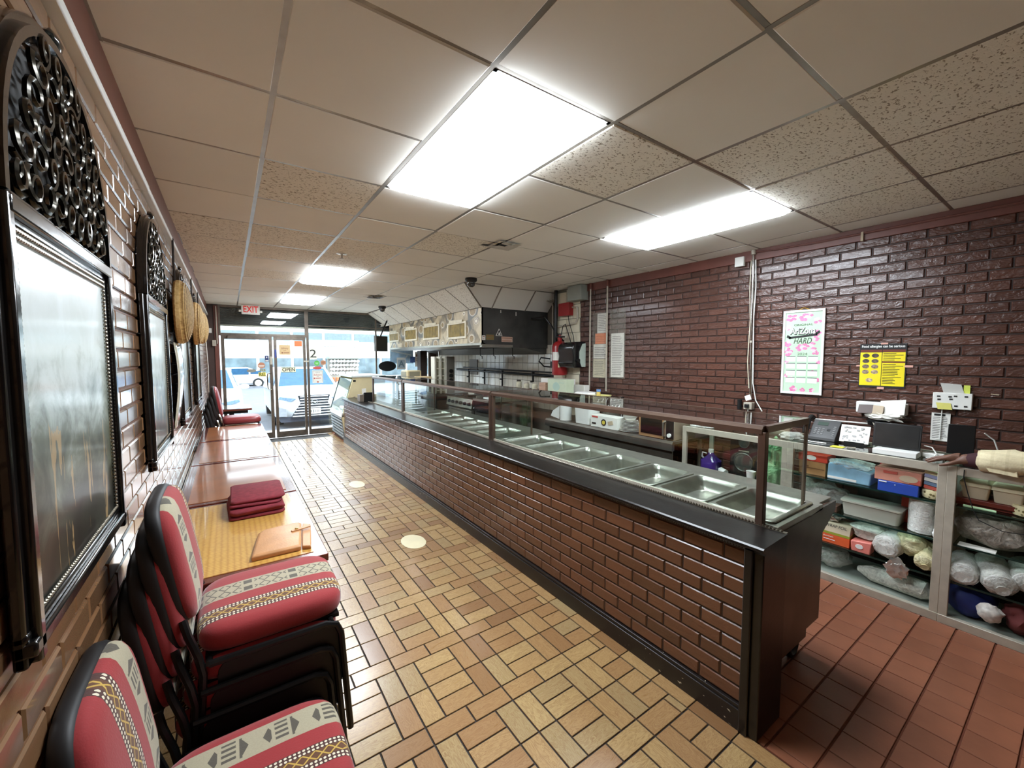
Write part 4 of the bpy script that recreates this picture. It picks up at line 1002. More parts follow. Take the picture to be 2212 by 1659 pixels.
bag('red_cloth', 'dark red cloth bundle at lower right picture edge', (3.70, .18, .15), (.10, .075, .09), 18, M('dark_red_cloth', (104, 40, 38), .8, var=.3), .053, .3, 'cloth')
single('charger_cord', 'thin black cord hanging down from counter across the shelves', 'cord', MB().tube([(3.565, .43, .975), (3.56, .43, .93), (3.565, .41, .84), (3.57, .385, .745), (3.57, .36, .69), (3.575, .27, .655), (3.58, .12, .67)], .0025, 6), mInk)
# bay with loudspeaker
t_ = thing('loudspeaker', 'black two way loudspeaker standing in the far shelf case', 'loudspeaker', (3.92, 1.81, .55))
part(t_, 'cabinet', MB().box(3.83, 4.03, 1.69, 1.94, .551, .945), M('black_cabinet', (26, 22, 21), .4), .006)
for z, r in ((.685, .088), (.865, .05)):
    part(t_, 'cone', MB().lathe([(r, 3.828), (r*.93, 3.822), (r*.85, 3.828), (r*.35, 3.85), (r*.3, 3.84), (.004, 3.832)], (0, 1.815, z), 28, 'x'), M('cone_grey', (72, 68, 64), .35))
part(t_, 'logo_plate', MB().box(3.826, 3.83, 1.77, 1.86, .785, .793), mAlu)
t_ = thing('purple_jug', 'clear jug of purple cleaner with white cap in far shelf case', 'jug', (3.72, 2.06, .55))
part(t_, 'body', MB().loops([rl(3.66, 3.79, 1.985, 2.135, .03, .551), rl(3.655, 3.795, 1.98, 2.14, .035, .57), rl(3.655, 3.795, 1.98, 2.14, .035, .67), rl(3.69, 3.76, 2.03, 2.09, .028, .72), rl(3.70, 3.75, 2.04, 2.085, .02, .745)]), M('purple_liquid', (66, 44, 120), .1, var=.1, coat=1))
part(t_, 'cap', MB().cyl((3.725, 2.062, .745), (3.725, 2.062, .775), .024), mWhite)
part(t_, 'jug_handle', MB().tube([(3.70, 2.09, .735), (3.69, 2.125, .74), (3.69, 2.13, .70), (3.70, 2.11, .68)], .008, 6), mWhite)
t_ = thing('white_bottle', 'small white bottle lying beside the purple jug', 'bottle', (3.71, 1.94, .55))
part(t_, 'body', MB().cyl((3.70, 1.905, .588), (3.72, 1.965, .598), .028), mWhite); part(t_, 'neck', MB().cyl((3.72, 1.965, .598), (3.725, 1.985, .602), .014), mWhite)
single('foam_cup', 'white ribbed foam cup in front of loudspeaker', 'cup', MB().lathe([(.026, .5505), (.036, .66), (.038, .665), (.034, .662), (.025, .56)], (3.66, 1.67, 0), 20), mFoam)
t_ = thing('green_bag', 'pale green plastic carrier bag slumped in the far shelf case', 'plastic bag', (3.70, 1.50, .55))
part(t_, 'bag', MB().blob((3.70, 1.51, .74), (.085, .085, .235), 21, .2, 2.2, 4, .551), mGreenBag, ang=60)
part(t_, 'print', MB().box(3.612, 3.614, 1.50, 1.54, .80, .88).box(3.612, 3.614, 1.46, 1.475, .77, .89), M('green_print', (70, 120, 80), .5))
bag('film_bundle', 'crumpled cling film bundle on top rail of far shelf case', (3.66, 2.13, 1.0), (.06, .11, .03), 22, mClear, .9855, .35, 'film')
bag('film_bundle', 'crumpled clear film lying on shelf case top beside the phone', (3.72, 1.40, 1.01), (.09, .08, .03), 23, mClear, .9855, .35, 'film')
# ---------------------------------------------------------------- on the case tops
Z0 = .9856
t_ = thing('desk_phone', 'grey black desk telephone with keypad on shelf case top', 'telephone', (3.9, 1.24, Z0))
part(t_, 'body', MB().prism([(3.83, Z0), (3.99, Z0), (3.99, 1.12), (3.965, 1.135), (3.835, 1.01)], 1.145, 1.325, 'y'), M('phone_grey', (62, 62, 62), .45), .004)
fx = V((.72, 0, .69)).normalized(); nn = V((0, -1, 0)).cross(fx)
def onph(u, v): return V((3.838, 1.235-u, 1.013))+fx*v+nn*.001
m = MB()
for r in range(4):
    for c in range(3): m.obox(onph(-.055+c*.024, .03+r*.018), (0, -.015, 0), fx*.009, nn*.004)
for r in range(6): m.obox(onph(.065, .02+r*.018), (0, -.015, 0), fx*.008, nn*.004)
part(t_, 'keys', m, M('key_grey', (120, 120, 118), .5)); part(t_, 'screen', MB().obox(onph(-.02, .135), (0, -.07, 0), fx*.035, nn*.003), M('lcd_green', (70, 84, 76), .2))
part(t_, 'nav_key', MB().obox(onph(.03, .075), (0, -.02, 0), fx*.02, nn*.004), mBlack)
part(t_, 'handset', MB().tube([(3.84, 1.345, 1.03), (3.86, 1.35, 1.06), (3.92, 1.352, 1.125), (3.97, 1.348, 1.15), (3.985, 1.345, 1.14)], [.022, .024, .017, .022, .022], 10), mBlack)
part(t_, 'cord', MB().tube([(3.84, 1.345, 1.0), (3.78, 1.38, .992), (3.72, 1.34, .99), (3.70, 1.25, .99), (3.71, 1.16, .99)], .004, 6), mWhite)
t_ = thing('card_stand', 'white printed card leaning on small black stand beside phone', 'card', (3.88, 1.03, Z0))
part(t_, 'card', MB().obox((3.872, 1.035, 1.062), (0, -.175, 0), (.045, 0, .125), (-.004, 0, .002)), mPaper)
m = MB(); rr = random.Random(5)
for k in range(26): m.obox((3.868+.04*(q := rr.uniform(-.4, .4)), 1.035+rr.uniform(-.07, .07), 1.063+.125*q), (0, rr.uniform(.008, .022), 0), (.003, 0, .009), (-.002, 0, .001))
part(t_, 'print', m, M('light_grey_ink', (176, 174, 172), .7)); part(t_, 'stand', MB().box(3.835, 3.93, .955, 1.10, Z0, Z0+.006).box(3.84, 3.845, .97, 1.09, Z0, Z0+.02), mBlack)
single('sticky_note', 'yellow sticky note lying on shelf case top before the card', 'note', MB().box(3.625, 3.69, 1.035, 1.11, Z0, Z0+.002), mYel)
single('marker_pen', 'grey marker pen beside yellow sticky note', 'pen', MB().tube([(3.66, 1.02, Z0+.006), (3.68, .975, Z0+.006)], .005, 8), mAlu)
single('shelf_box', 'flat white carton under the black screen on shelf case top', 'box', MB().box(3.62, 3.80, .648, .868, Z0, 1.02), mFoam, bevel=.003)
t_ = thing('pos_screen', 'black screen standing on flat white carton', 'screen', (3.74, .77, 1.02))
part(t_, 'bezel', MB().obox((3.735, .772, 1.105), (0, -.245, 0), (.03, 0, .165), (-.012, 0, .002)), mBlack, .003)
part(t_, 'glass', MB().obox((3.7277, .772, 1.108), (0, -.225, 0), (.026, 0, .145), (-.003, 0, .0005)), M('screen_glass', (46, 45, 44), .12, var=.2, vs_=8))
part(t_, 'logo', MB().obox((3.718, .772, 1.05), (0, -.03, 0), (.001, 0, .005), (-.002, 0, 0)), mGrey)
part(t_, 'foot', MB().box(3.72, 3.79, .70, .84, 1.0205, 1.03), mBlack)
t_ = thing('customer_screen', 'second black screen farther right on shelf case top', 'screen', (3.84, .487, Z0))
part(t_, 'bezel', MB().obox((3.84, .487, 1.115), (.02, -.118, 0), (.012, 0, .19), (-.014, 0, .001)), mBlack, .003)
part(t_, 'foot', MB().box(3.80, 3.91, .43, .55, Z0, Z0+.014).box(3.85, 3.87, .47, .50, Z0, 1.05), mBlack)
single('power_strip', 'white power strip lying between the two black screens', 'power strip', MB().box(3.74, 3.80, .545, .645, Z0, Z0+.03), mWhite, bevel=.005)
for k, (pts, lb) in enumerate((([(3.76, .64, 1.06), (3.75, .60, 1.055), (3.73, .575, 1.02), (3.72, .59, .992), (3.71, .62, .99)], 'white cable looping behind the flat white carton'), ([(3.93, .40, 1.16), (3.95, .36, 1.12), (3.95, .34, 1.05), (3.90, .37, 1.0), (3.86, .36, .99)], 'white cable hanging from second black screen'), ([(3.80, .34, .99), (3.82, .33, 1.03), (3.83, .31, 1.045), (3.82, .285, 1.03), (3.80, .28, .99)], 'white cable arching above the sleeve cuff'))):
    single('white_cable', lb, 'cable', MB().tube(pts, .004, 6), mWhite, 'white cables on the shelf case top')
single('wall_cable', 'white cable running along far edge of case top by phone', 'cable', MB().tube([(4.05, 1.55, 1.12), (4.06, 1.2, 1.125), (4.06, .98, 1.13), (4.06, .965, 1.10), (4.05, .96, 1.0)], .006, 6), mWhite)
# ---------------------------------------------------------------- right wall fittings
XW = XR-.004
def wsheet(t, name, y0, y1, z0, z1, mat, x=XW, th=.002): return part(t, name, MB().box(x-th, x, y0, y1, z0, z1), mat)
t_ = thing('wall_calendar', 'framed 2024 calendar with pink blossoms on right brick wall', 'calendar', (XW, 1.482, 1.32))
part(t_, 'frame', MB().box(XW-.016, XW, 1.326, 1.345, 1.322, 2.05).box(XW-.016, XW, 1.619, 1.638, 1.322, 2.05).box(XW-.016, XW, 1.345, 1.619, 1.322, 1.341).box(XW-.016, XW, 1.345, 1.619, 2.031, 2.05), mFoam, .002)
wsheet(t_, 'sheet', 1.345, 1.619, 1.341, 2.031, M('mint_print', (186, 216, 184), .6), XW-.006)
xs = XW-.0082; mPinkF = M('pink_print', (222, 128, 168), .6, var=.25, vs_=60); mPinkL = M('pale_pink_print', (240, 190, 206), .6)
m, m2, m3 = MB(), MB(), MB(); rr = random.Random(2)
def flower(y, z, s):
    for k in range(5):
        a = 2*PI*k/5+rr.random(); cy, cz = y+.6*s*math.cos(a), z+.6*s*math.sin(a)
        y_ = min(max(cy, 1.357), 1.607); z_ = min(max(cz, 1.352), 2.018)
        (m if rr.random() < .7 else m2).loops([[(h, y_+.55*s*math.cos(b*PI/5+a)*.95, z_+.4*s*math.sin(b*PI/5+a)) for b in range(10)] for h in (xs+.002, xs-.0005-.0001*k)])
for y, z, s in ((1.585, 1.985, .022), (1.55, 1.99, .018), (1.48, 1.985, .024), (1.44, 2.0, .018), (1.38, 1.95, .02), (1.60, 1.90, .016), (1.375, 1.85, .018), (1.39, 1.80, .018), (1.60, 1.76, .02), (1.585, 1.70, .02), (1.50, 1.725, .022), (1.46, 1.735, .02), (1.41, 1.75, .016), (1.385, 1.68, .016), (1.595, 1.68, .02), (1.40, 1.71, .015), (1.54, 1.365, .02), (1.47, 1.36, .014), (1.40, 1.36, .014), (1.60, 1.60, .012), (1.36, 1.60, .012), (1.605, 1.48, .012), (1.36, 1.45, .012), (1.56, 1.46, .010), (1.405, 1.52, .010)): flower(y, z, s*1.45)
part(t_, 'blossoms', m, mPinkF, kind='stuff'); part(t_, 'blossom_petals', m2, mPinkL, kind='stuff')
for r in range(4):
    for c in range(3):
        y1, z1 = 1.602-c*.083, 1.648-r*.062
        part(t_, 'month_box', MB().box(xs-.0014, xs-.0008, y1-.07, y1, z1-.043, z1), mPaper); m3.box(xs-.0014, xs-.0008, y1-.07, y1, z1+.001, z1+.006)
part(t_, 'month_bars', m3, M('dark_month_bar', (70, 84, 80), .6))
mGrn = M('dark_green_ink', (60, 70, 54), .6)
text(t_, 'ORIGINAL', .024, (xs-.0015, 1.482, 1.922), RW, mGrn, width=.14)
text(t_, 'AriZona', .075, (xs-.0022, 1.482, 1.865), RW, mInk, width=.196, bold=.004, name='lettering_shadow'); text(t_, 'AriZona', .072, (xs-.0034, 1.484, 1.868), RW, mFoam, width=.19, bold=.001)
part(t_, 'ribbon', MB().obox((xs-.0012, 1.482, 1.824), (0, -.21, .022), (0, .002, .018), (.001, 0, 0)).obox((xs-.0012, 1.375, 1.85), (0, -.03, .02), (0, .008, .02), (.001, 0, 0)).obox((xs-.0012, 1.59, 1.82), (0, -.03, -.02), (0, -.008, .02), (.001, 0, 0)), mInk)
text(t_, 'HARD', .07, (xs-.0015, 1.487, 1.782), RW, mGrn, width=.135, shear=.3); text(t_, '2024', .032, (xs-.0016, 1.482, 1.67), RW, M('grey_green_ink', (110, 126, 108), .6), width=.075)
part(t_, 'hanger', MB().tube([(XW-.01, 1.52, 2.05), (XW-.012, 1.49, 2.066), (XW-.012, 1.475, 2.066), (XW-.01, 1.44, 2.05)], .003, 6), M('gold_cord', (190, 150, 60), .4))
t_ = thing('allergy_poster', 'yellow and black food allergy poster on right brick wall', 'poster', (XW, .955, 1.42))
wsheet(t_, 'sheet', .818, 1.09, 1.41, 1.745, mInk); mYelP = M('poster_yellow', (244, 222, 20), .5, var=.04); mBrn = M('poster_brown', (110, 44, 24), .6)
x2 = XW-.0022
part(t_, 'yellow_field', MB().box(x2-.001, x2, .824, .953, 1.612, 1.68).box(x2-.001, x2, .824, .953, 1.425, 1.60).box(x2-.001, x2, .957, 1.085, 1.425, 1.68), mYelP)
part(t_, 'heading_bar', MB().box(x2-.001, x2, .824, .953, 1.682, 1.70).box(x2-.001, x2, .957, 1.085, 1.682, 1.70).box(x2-.001, x2, .824, .953, 1.601, 1.611), mBrn)
text(t_, 'Food allergies can be serious', .026, (x2-.0005, .954, 1.725), RW, mFoam, width=.25, bold=.0006)
m = MB(); rr = random.Random(8)
for z0, n in ((1.672, 5), (1.59, 13)):
    for k in range(n): m.box(x2-.002, x2-.001, .948-rr.uniform(.06, .115), .948, z0-.012*k-.004, z0-.012*k)
part(t_, 'small_print', m, mInk)
FC = [S(70, 60, 20), S(200, 190, 170), S(90, 70, 40), S(190, 190, 190), S(40, 50, 90), S(190, 150, 90), S(170, 80, 50), S(200, 200, 180), S(210, 200, 160)]
for k in range(9):
    y, z = (1.05 if k % 2 == 0 else .995), 1.655-.042*(k//2)
    if k == 8: y, z = 1.025, 1.487-.022
    mt = M('food_%d' % k, (60+16*k, 50+14*k, 40+12*k), .6, var=.7, vs_=70)
    part(t_, 'food_picture', MB().loops([[(h, y+.021*math.cos(a*PI/9), z+.016*math.sin(a*PI/9)) for a in range(18)] for h in (x2-.001, x2-.002)]), mt)
for y0, y1, z0, z1 in ((.925, .965, 1.74, 1.752), (1.085, 1.108, 1.57, 1.582), (.78, .826, 1.568, 1.584), (.935, .975, 1.398, 1.416)): part(t_, 'tape', MB().box(XW-.004, XW-.002, y0, y1, z0, z1), M('pink_tape', (220, 166, 150), .6))
t_ = thing('paper_tray', 'white wall tray heaped with loose papers on right wall', 'tray', (4.03, .93, 1.19))
part(t_, 'plate', MB().box(4.03, XW, .79, 1.08, 1.215, 1.30), mFoam, .006)
part(t_, 'paper', MB().obox((4.0, .86, 1.27), (.0, -.14, .02), (.03, .0, .11), (-.003, 0, .001)), mPaper)
part(t_, 'dark_card', MB().obox((3.985, 1.01, 1.25), (.0, -.085, .004), (.03, .0, .062), (-.003, 0, .001)), M('dark_card', (70, 48, 40), .5))
part(t_, 'tan_card', MB().obox((3.98, .935, 1.25), (.0, -.06, -.004), (.03, .0, .06), (-.003, 0, .001)), mTanC)
part(t_, 'crumple', MB().blob((3.99, .90, 1.20), (.035, .10, .028), 31, .6, 3.0), mPaper)
t_ = thing('wall_clamp', 'black clamp shaped device below the paper tray', 'device', (4.03, .94, 1.12))
part(t_, 'body', MB().lathe([(.02, 1.115), (.06, 1.13), (.07, 1.16), (.05, 1.172)], (4.03, .94, 0), 20), mBlack); text(t_, 'W', .035, (3.965, .94, 1.145), RW, mAlu, bold=.002)
t_ = thing('mounting_plate', 'white plastic mounting plate with slots and sticky note on wall', 'plate', (4.05, .57, 1.285))
part(t_, 'plate', MB().box(4.06, XW, .477, .664, 1.287, 1.398), mWhite, .004)
m = MB()
for y, z in ((.635, 1.372), (.58, 1.372), (.555, 1.377), (.505, 1.377), (.632, 1.35), (.55, 1.31), (.505, 1.31), (.575, 1.355)): m.box(4.058, 4.06, y-.008, y+.008, z-.005, z+.005)
part(t_, 'slots', m, mInk); part(t_, 'sticky_note', MB().obox((4.056, .605, 1.305), (0, -.07, .0), (0, .01, .045), (.002, 0, 0)), M('pale_yellow_note', (226, 220, 120), .7))
t_ = thing('wall_note', 'grey paper and yellow note stuck above mounting plate', 'notes', (XW, .57, 1.39))
part(t_, 'grey_paper', MB().obox((XW-.012, .575, 1.425), (0, -.10, -.006), (0, .02, .07), (.002, 0, 0)), M('grey_paper', (190, 188, 182), .7)); part(t_, 'yellow_note', MB().obox((XW-.008, .508, 1.425), (0, -.03, 0), (0, 0, .055), (.002, 0, 0)), M('lime_note', (206, 216, 90), .7))
t_ = thing('pinned_list', 'white printed list pinned to wall below the mounting plate', 'sheet', (XW, .62, 1.056))
wsheet(t_, 'paper', .575, .668, 1.056, 1.252, mPaper, XW-.006)
m = MB()
for k in range(13): m.box(XW-.0095, XW-.008, .585+R.uniform(0, .02), .66, 1.075+.012*k, 1.0785+.012*k)
part(t_, 'print', m, mGrey); part(t_, 'graphic', MB().box(XW-.0095, XW-.008, .60, .655, 1.232, 1.246), mInk)
part(t_, 'cable', MB().tube([(XW-.015, .617, 1.29), (XW-.015, .62, 1.07), (XW-.015, .64, 1.065)], .003, 6), mWhite)
single('wall_tape', 'small torn strip of tape alone on right brick wall', 'tape', MB().obox((XW-.002, .385, 1.40), (0, -.035, -.003), (0, 0, .006), (.001, 0, 0)), mTanC)
# conduit with cables
t_ = thing('conduit', 'vertical silver conduit with clipped cables on right brick wall', 'conduit', (4.06, 1.9, 1.2))
part(t_, 'pipe', MB().cyl((4.065, 1.905, 2.62), (4.065, 1.885, 1.25), .011, n=12), mChrome); part(t_, 'fitting', MB().cyl((4.065, 1.905, 2.60), (4.065, 1.906, 2.64), .02, n=12).cyl((4.065, 1.896, 1.78), (4.065, 1.896, 1.80), .013, n=12), mAlu)
part(t_, 'cable', MB().tube([(4.07, 1.925, 2.55), (4.07, 1.93, 2.3), (4.07, 1.915, 2.0), (4.07, 1.925, 1.6), (4.07, 1.905, 1.35)], .004, 6), M('cream_cable', (214, 206, 180), .5))
part(t_, 'cable', MB().tube([(4.07, 1.885, 2.55), (4.07, 1.875, 2.3), (4.07, 1.885, 2.0), (4.07, 1.87, 1.4), (4.07, 1.84, 1.24), (4.07, 1.78, 1.14)], .005, 6), mWhite)
part(t_, 'outlet_box', MB().box(4.03, 4.09, 1.855, 1.93, 1.15, 1.215), mAlu, .003); part(t_, 'plug', MB().box(4.0, 4.03, 1.875, 1.91, 1.165, 1.20), mBlack, .004); part(t_, 'label', MB().obox((4.04, 1.895, 1.26), (0, -.05, .02), (0, .015, .045), (.002, 0, 0)), mPaper)
part(t_, 'lower_wire', MB().tube([(4.06, 1.90, 1.15), (4.06, 1.91, 1.0), (4.05, 1.89, .9)], .006, 6), mWhite)
single('junction_box', 'small white junction box under ceiling near the conduit', 'box', MB().box(4.05, 4.085, 1.985, 2.07, 2.51, 2.60), mWhite, bevel=.004)
single('wall_pipe_stub', 'short black pipe stub on brick wall left of conduit', 'pipe', MB().cyl((4.07, 1.985, 1.14), (4.07, 1.985, 1.235), .02), mBlack)
t_ = thing('cable_tie', 'brown tape patch and cables drooping along right wall band', 'cable', (4.07, 1.3, 2.54))
part(t_, 'cable', MB().tube([(4.07, 1.9, 2.62), (4.068, 1.7, 2.605), (4.07, 1.2, 2.60), (4.07, .6, 2.60), (4.07, 0, 2.602)], .007, 6), mRedB); part(t_, 'tape', MB().box(4.06, 4.08, 1.10, 1.115, 2.54, 2.61), mTanC)
# ---------------------------------------------------------------- sloped soffit above the hood
HX, HY, HZ = 3.05, 5.18, 2.365
cs = struct('ceiling_soffit', MB().prism([(2.66, 2.66), (HX+.03, HZ+.02), (HX+.03, 2.66)], HY+.05, YF, 'y'), mBackWall)
fy = [4.905+.61*k for k in range(8)]+[YF]
def slope_f(y, f): return (2.63+(HX-2.63)*f, y+(HY-4.905)*f*(1 if y < 4.95 else 0), ZC+(HZ-ZC)*f)
def quad_tile(a, b, c, d, nv, mat, name='soffit_tile'):
    ctr = (V(a)+V(b)+V(c)+V(d))/4; n = V(nv)
    q = [V(p)+(ctr-V(p)).normalized()*.012 for p in (a, b, c, d)]; q2 = [V(p)+(ctr-V(p)).normalized()*.02+n*.006 for p in (a, b, c, d)]
    part(cs, name, MB().loops([[p-n*.01 for p in q], q, q2], True, True), mat)
nf = V((-(ZC-HZ), 0, -(HX-2.63))).normalized(); ns = V((0, -(ZC-HZ), -(HY-4.905))).normalized()
for a, b in zip(fy[:-1], fy[1:]): quad_tile(slope_f(a, 0), slope_f(b, 0), slope_f(b, 1), slope_f(a, 1), nf, mTile2)
sx = [2.63, 3.227, 3.837, XK]
def slope_s(x, f): return (x+((HX-2.63)*f if x < 2.7 else 0), 4.905+(HY-4.905)*f, ZC+(HZ-ZC)*f)
for a, b in zip(sx[:-1], sx[1:]): quad_tile(slope_s(a, 0), slope_s(b, 0), slope_s(b, 1), slope_s(a, 1), ns, mTile1)
for y in fy: part(cs, 'grid_bar', MB().tube([V(slope_f(y, 0))-nf*.002, V(slope_f(y, 1))-nf*.002], .012, 6), mTBar)
for x in sx[1:-1]: part(cs, 'grid_bar', MB().tube([V(slope_s(x, 0))-ns*.002, V(slope_s(x, 1))-ns*.002], .012, 6), mTBar)
part(cs, 'edge_bar', MB().tube([(2.63, 4.905, ZC), (2.63, YF, ZC)], .011, 6).tube([(2.63, 4.905, ZC), (XK, 4.905, ZC)], .011, 6), mTBar)
# ---------------------------------------------------------------- extractor hood
def collage():
    m, t, b = base('food_photo_print'); g = t.new('ShaderNodeNewGeometry').outputs['Position']
    v = t.new('ShaderNodeTexVoronoi'); v.inputs['Scale'].default_value = 1; v.inputs['Randomness'].default_value = .7
    t.link(t.map(g, (1, 3.4, 4.4)), v.inputs['Vector']); d = v.outputs['Distance']
    r = t.xyz(v.outputs['Color'])[0]; n = t.noise(g, 26, 5, .7, 1.2); n2 = t.noise(g, 7, 3)
    food = t.ramp(n, [(.34, S(50, 44, 28)), (.43, S(130, 96, 54)), (.5, S(190, 160, 110)), (.58, S(84, 84, 50)), (.68, S(220, 200, 160))])
    bgc = t.ramp(t.m('ADD', t.m('MULTIPLY', n2, .6), t.m('MULTIPLY', r, .4)), [(.35, S(96, 92, 82)), (.5, S(168, 150, 118)), (.62, S(206, 190, 156))])
    c = t.mix(t.m('LESS_THAN', d, .40), bgc, S(236, 228, 208)); c = t.mix(t.m('LESS_THAN', d, .33), c, food)
    c = t.mix(t.m('LESS_THAN', t.m('ABSOLUTE', t.m('SUBTRACT', d, .37)), .012), c, S(110, 92, 66))
    t.link(c, b.inputs['Base Color']); b.inputs['Roughness'].default_value = .35; return m
hd = thing('extractor_hood', 'large extractor hood with food photo print facing the aisle', 'hood', (3.7, 7.2, 1.78))
mHood = M('greasy_grey_steel', (92, 92, 90), .38, metal=.6, var=.25, vs_=4)
part(hd, 'photo_board', MB().box(HX, HX+.03, HY, 9.32, 1.858, HZ), collage())
part(hd, 'side_panel', MB().prism([(HX+.002, 1.84), (HX+.002, HZ), (XK, HZ), (XK, 1.79), (3.9, 1.785), (3.5, 1.80)], HY, HY+.02, 'y'), mHood)
part(hd, 'front_lip', MB().prism([(HX-.01, 1.825), (HX-.01, 1.858), (HX+.06, 1.858), (HX+.10, 1.79), (HX+.08, 1.785)], HY, 9.32, 'y'), mSteel)
part(hd, 'side_lip', MB().prism([(HY-.012, 1.80), (HY-.012, 1.835), (HY+.05, 1.835), (HY+.05, 1.79)], HX, 3.6, 'x'), mSteel)
part(hd, 'roof_panel', MB().box(HX+.03, XK, HY+.02, 9.32, 2.30, 2.33), mHood)
part(hd, 'back_duct', MB().prism([(3.8, 1.80), (XK, 1.70), (XK, 2.3), (3.95, 2.3)], HY+.03, 9.3, 'y'), mHood)
for k in range(34):
    y = HY+.06+k*.12
    part(hd, 'filter_slat', MB().obox((3.42, y, 1.95), (.55, 0, .24), (0, .07, .0), (-.005, 0, .012)), mSteelD)
mFrW = M('worn_white_frame', (232, 224, 200), .5, var=.1, vs_=12); mSlat = M('grease_yellow_slat', (152, 128, 62), .5, var=.4, vs_=12)
for k, (y0, y1, z0, z1) in enumerate(((5.66, 6.24, 1.975, 2.175), (6.64, 7.28, 2.0, 2.195), (7.67, 8.26, 2.01, 2.19), (8.70, 9.26, 2.02, 2.165))):
    w_ = MB().box(HX-.02, HX+.001, y0-.035, y0, z0-.035, z1+.03).box(HX-.02, HX+.001, y1, y1+.035, z0-.035, z1+.03).box(HX-.02, HX+.001, y0, y1, z1, z1+.03).box(HX-.02, HX+.001, y0, y1, z0-.035, z0)
    f = part(hd, 'service_window', w_, mFrW, .003)
    part(f, 'window_back', MB().box(HX-.004, HX-.001, y0, y1, z0, z1), M('window_shadow', (60, 50, 28), .6))
    n = 13
    for q in range(n):
        a = y0+(y1-y0)*q/n
        part(f, 'slat', MB().box(HX-.012, HX-.006, a+.004, a+(y1-y0)/n-.004, z0+.002, z1-.002), mSlat)
    part(f, 'torn_flap', MB().obox((HX-.022, (y0+y1)/2+.02, z1+.045), (0, (y1-y0)*.8, .015), (.012, 0, .045), (.003, 0, .0)), mFrW)
for x0, x1, z0, z1, mt, nm in ((3.06, 3.115, 1.895, 1.965, mPaper, 'label'), (3.13, 3.265, 1.90, 1.98, M('olive_label', (130, 118, 70), .6), 'label'), (3.40, 3.60, 1.875, 1.955, M('pinkish_label', (214, 180, 160), .6), 'label')):
    l_ = part(hd, nm, MB().box(x0, x1, HY-.003, HY, z0, z1), mt)
    part(l_, 'print', MB().box(x0+.01, x1-.01, HY-.0045, HY-.003, z1-.025, z1-.014).box(x0+.01, x1-.02, HY-.0045, HY-.003, z0+.015, z0+.022), mBrownInk)
l_ = part(hd, 'warning_triangle', MB().prism([(3.295, 1.965), (3.415, 1.965), (3.355, 2.075)], HY-.003, HY, 'y'), mPaper)
part(l_, 'print', MB().prism([(3.31, 1.972), (3.40, 1.972), (3.355, 2.058)], HY-.0045, HY-.003, 'y'), mInk); part(l_, 'figure', MB().prism([(3.335, 1.98), (3.38, 1.975), (3.37, 2.01), (3.35, 2.02)], HY-.006, HY-.0045, 'y'), mPaper)
part(hd, 'clip', MB().box(3.38, 3.392, HY-.006, HY, 2.31, 2.35).box(3.66, 3.672, HY-.006, HY, 2.28, 2.34), mPaper)
for k, (x, y, z) in enumerate(((3.1, 5.3, 1.79), (3.3, 5.25, 1.79), (3.65, 5.25, 1.79))):
    part(hd, 'hook', MB().tube([(x, y, z), (x, y, z-.12), (x+.03, y, z-.13), (x+.03, y, z-.17)], .006, 6), mBlackM)
# television and window camera
t_ = thing('television', 'black flat television hanging by the shop window and hood', 'television', (2.74, 8.9, 1.76))
part(t_, 'back', MB().obox((2.74, 8.95, 1.94), (.30, .12, 0), (0, 0, .33), (.02, -.05, 0)), mBlack, .006); part(t_, 'edge', MB().obox((2.60, 8.87, 1.94), (.015, .004, 0), (0, 0, .33), (.024, -.06, 0)), mSteelD)
part(t_, 'bracket', MB().cyl((2.74, 8.98, 2.1), (2.9, 9.0, 2.45), .015), mBlackM)
t_ = thing('security_camera', 'small white bullet camera near the television', 'camera', (2.75, 9.0, 2.3)); part(t_, 'body', MB().cyl((2.73, 8.95, 2.33), (2.86, 9.05, 2.36), .03), mWhite); part(t_, 'lens', MB().cyl((2.715, 8.935, 2.326), (2.73, 8.95, 2.33), .024), mBlack)
# ---------------------------------------------------------------- cooking line
rg = thing('gas_range', 'stainless gas range with black knobs behind the counter', 'range', (3.7, 6.4, 0))
part(rg, 'body', MB().box(3.34, 4.2, 5.95, 6.90, .1, .93), mSteelD, .004); part(rg, 'control_panel', MB().prism([(3.30, .78), (3.345, .78), (3.345, .935), (3.325, .935)], 5.95, 6.90, 'y'), mSteel, .002)
for k in range(6): part(rg, 'knob', MB().cyl((3.312, 6.03+k*.15, .855), (3.275, 6.03+k*.15, .85), .028, .024, 16), mBlack)
part(rg, 'oven_door', MB().box(3.325, 3.34, 6.0, 6.85, .2, .74), mSteel, .004); part(rg, 'door_handle', MB().tube([(3.325, 6.05, .68), (3.29, 6.06, .68), (3.29, 6.79, .68), (3.325, 6.8, .68)], .012, 8), mChrome)
for x in (3.55, 3.95):
    for y in (6.1, 6.42, 6.75):
        part(rg, 'burner_grate', MB().tube([(x+.12*math.cos(a*PI/6), y+.12*math.sin(a*PI/6), .95) for a in range(12)], .010, 6, True).tube([(x-.13, y, .95), (x+.13, y, .95)], .009, 6).tube([(x, y-.13, .95), (x, y+.13, .95)], .009, 6), mBlackM)
gd = thing('flat_griddle', 'steel griddle with dark glass panel next to gas range', 'griddle', (3.7, 5.4, 0))
part(gd, 'body', MB().box(3.34, 4.2, 5.42, 5.90, .1, .90), mSteelD, .004); part(gd, 'front', MB().box(3.31, 3.34, 5.42, 5.90, .76, .93), M('dark_oven_glass', (36, 34, 36), .15), .003)
part(gd, 'rim', MB().box(3.30, 3.36, 5.42, 5.90, .93, .965).box(3.36, 4.18, 5.42, 5.44, .93, 1.0).box(3.36, 4.18, 5.88, 5.90, .93, 1.0), mSteel, .003); part(gd, 'plate', MB().box(3.36, 4.18, 5.44, 5.88, .90, .94), mBlackM)
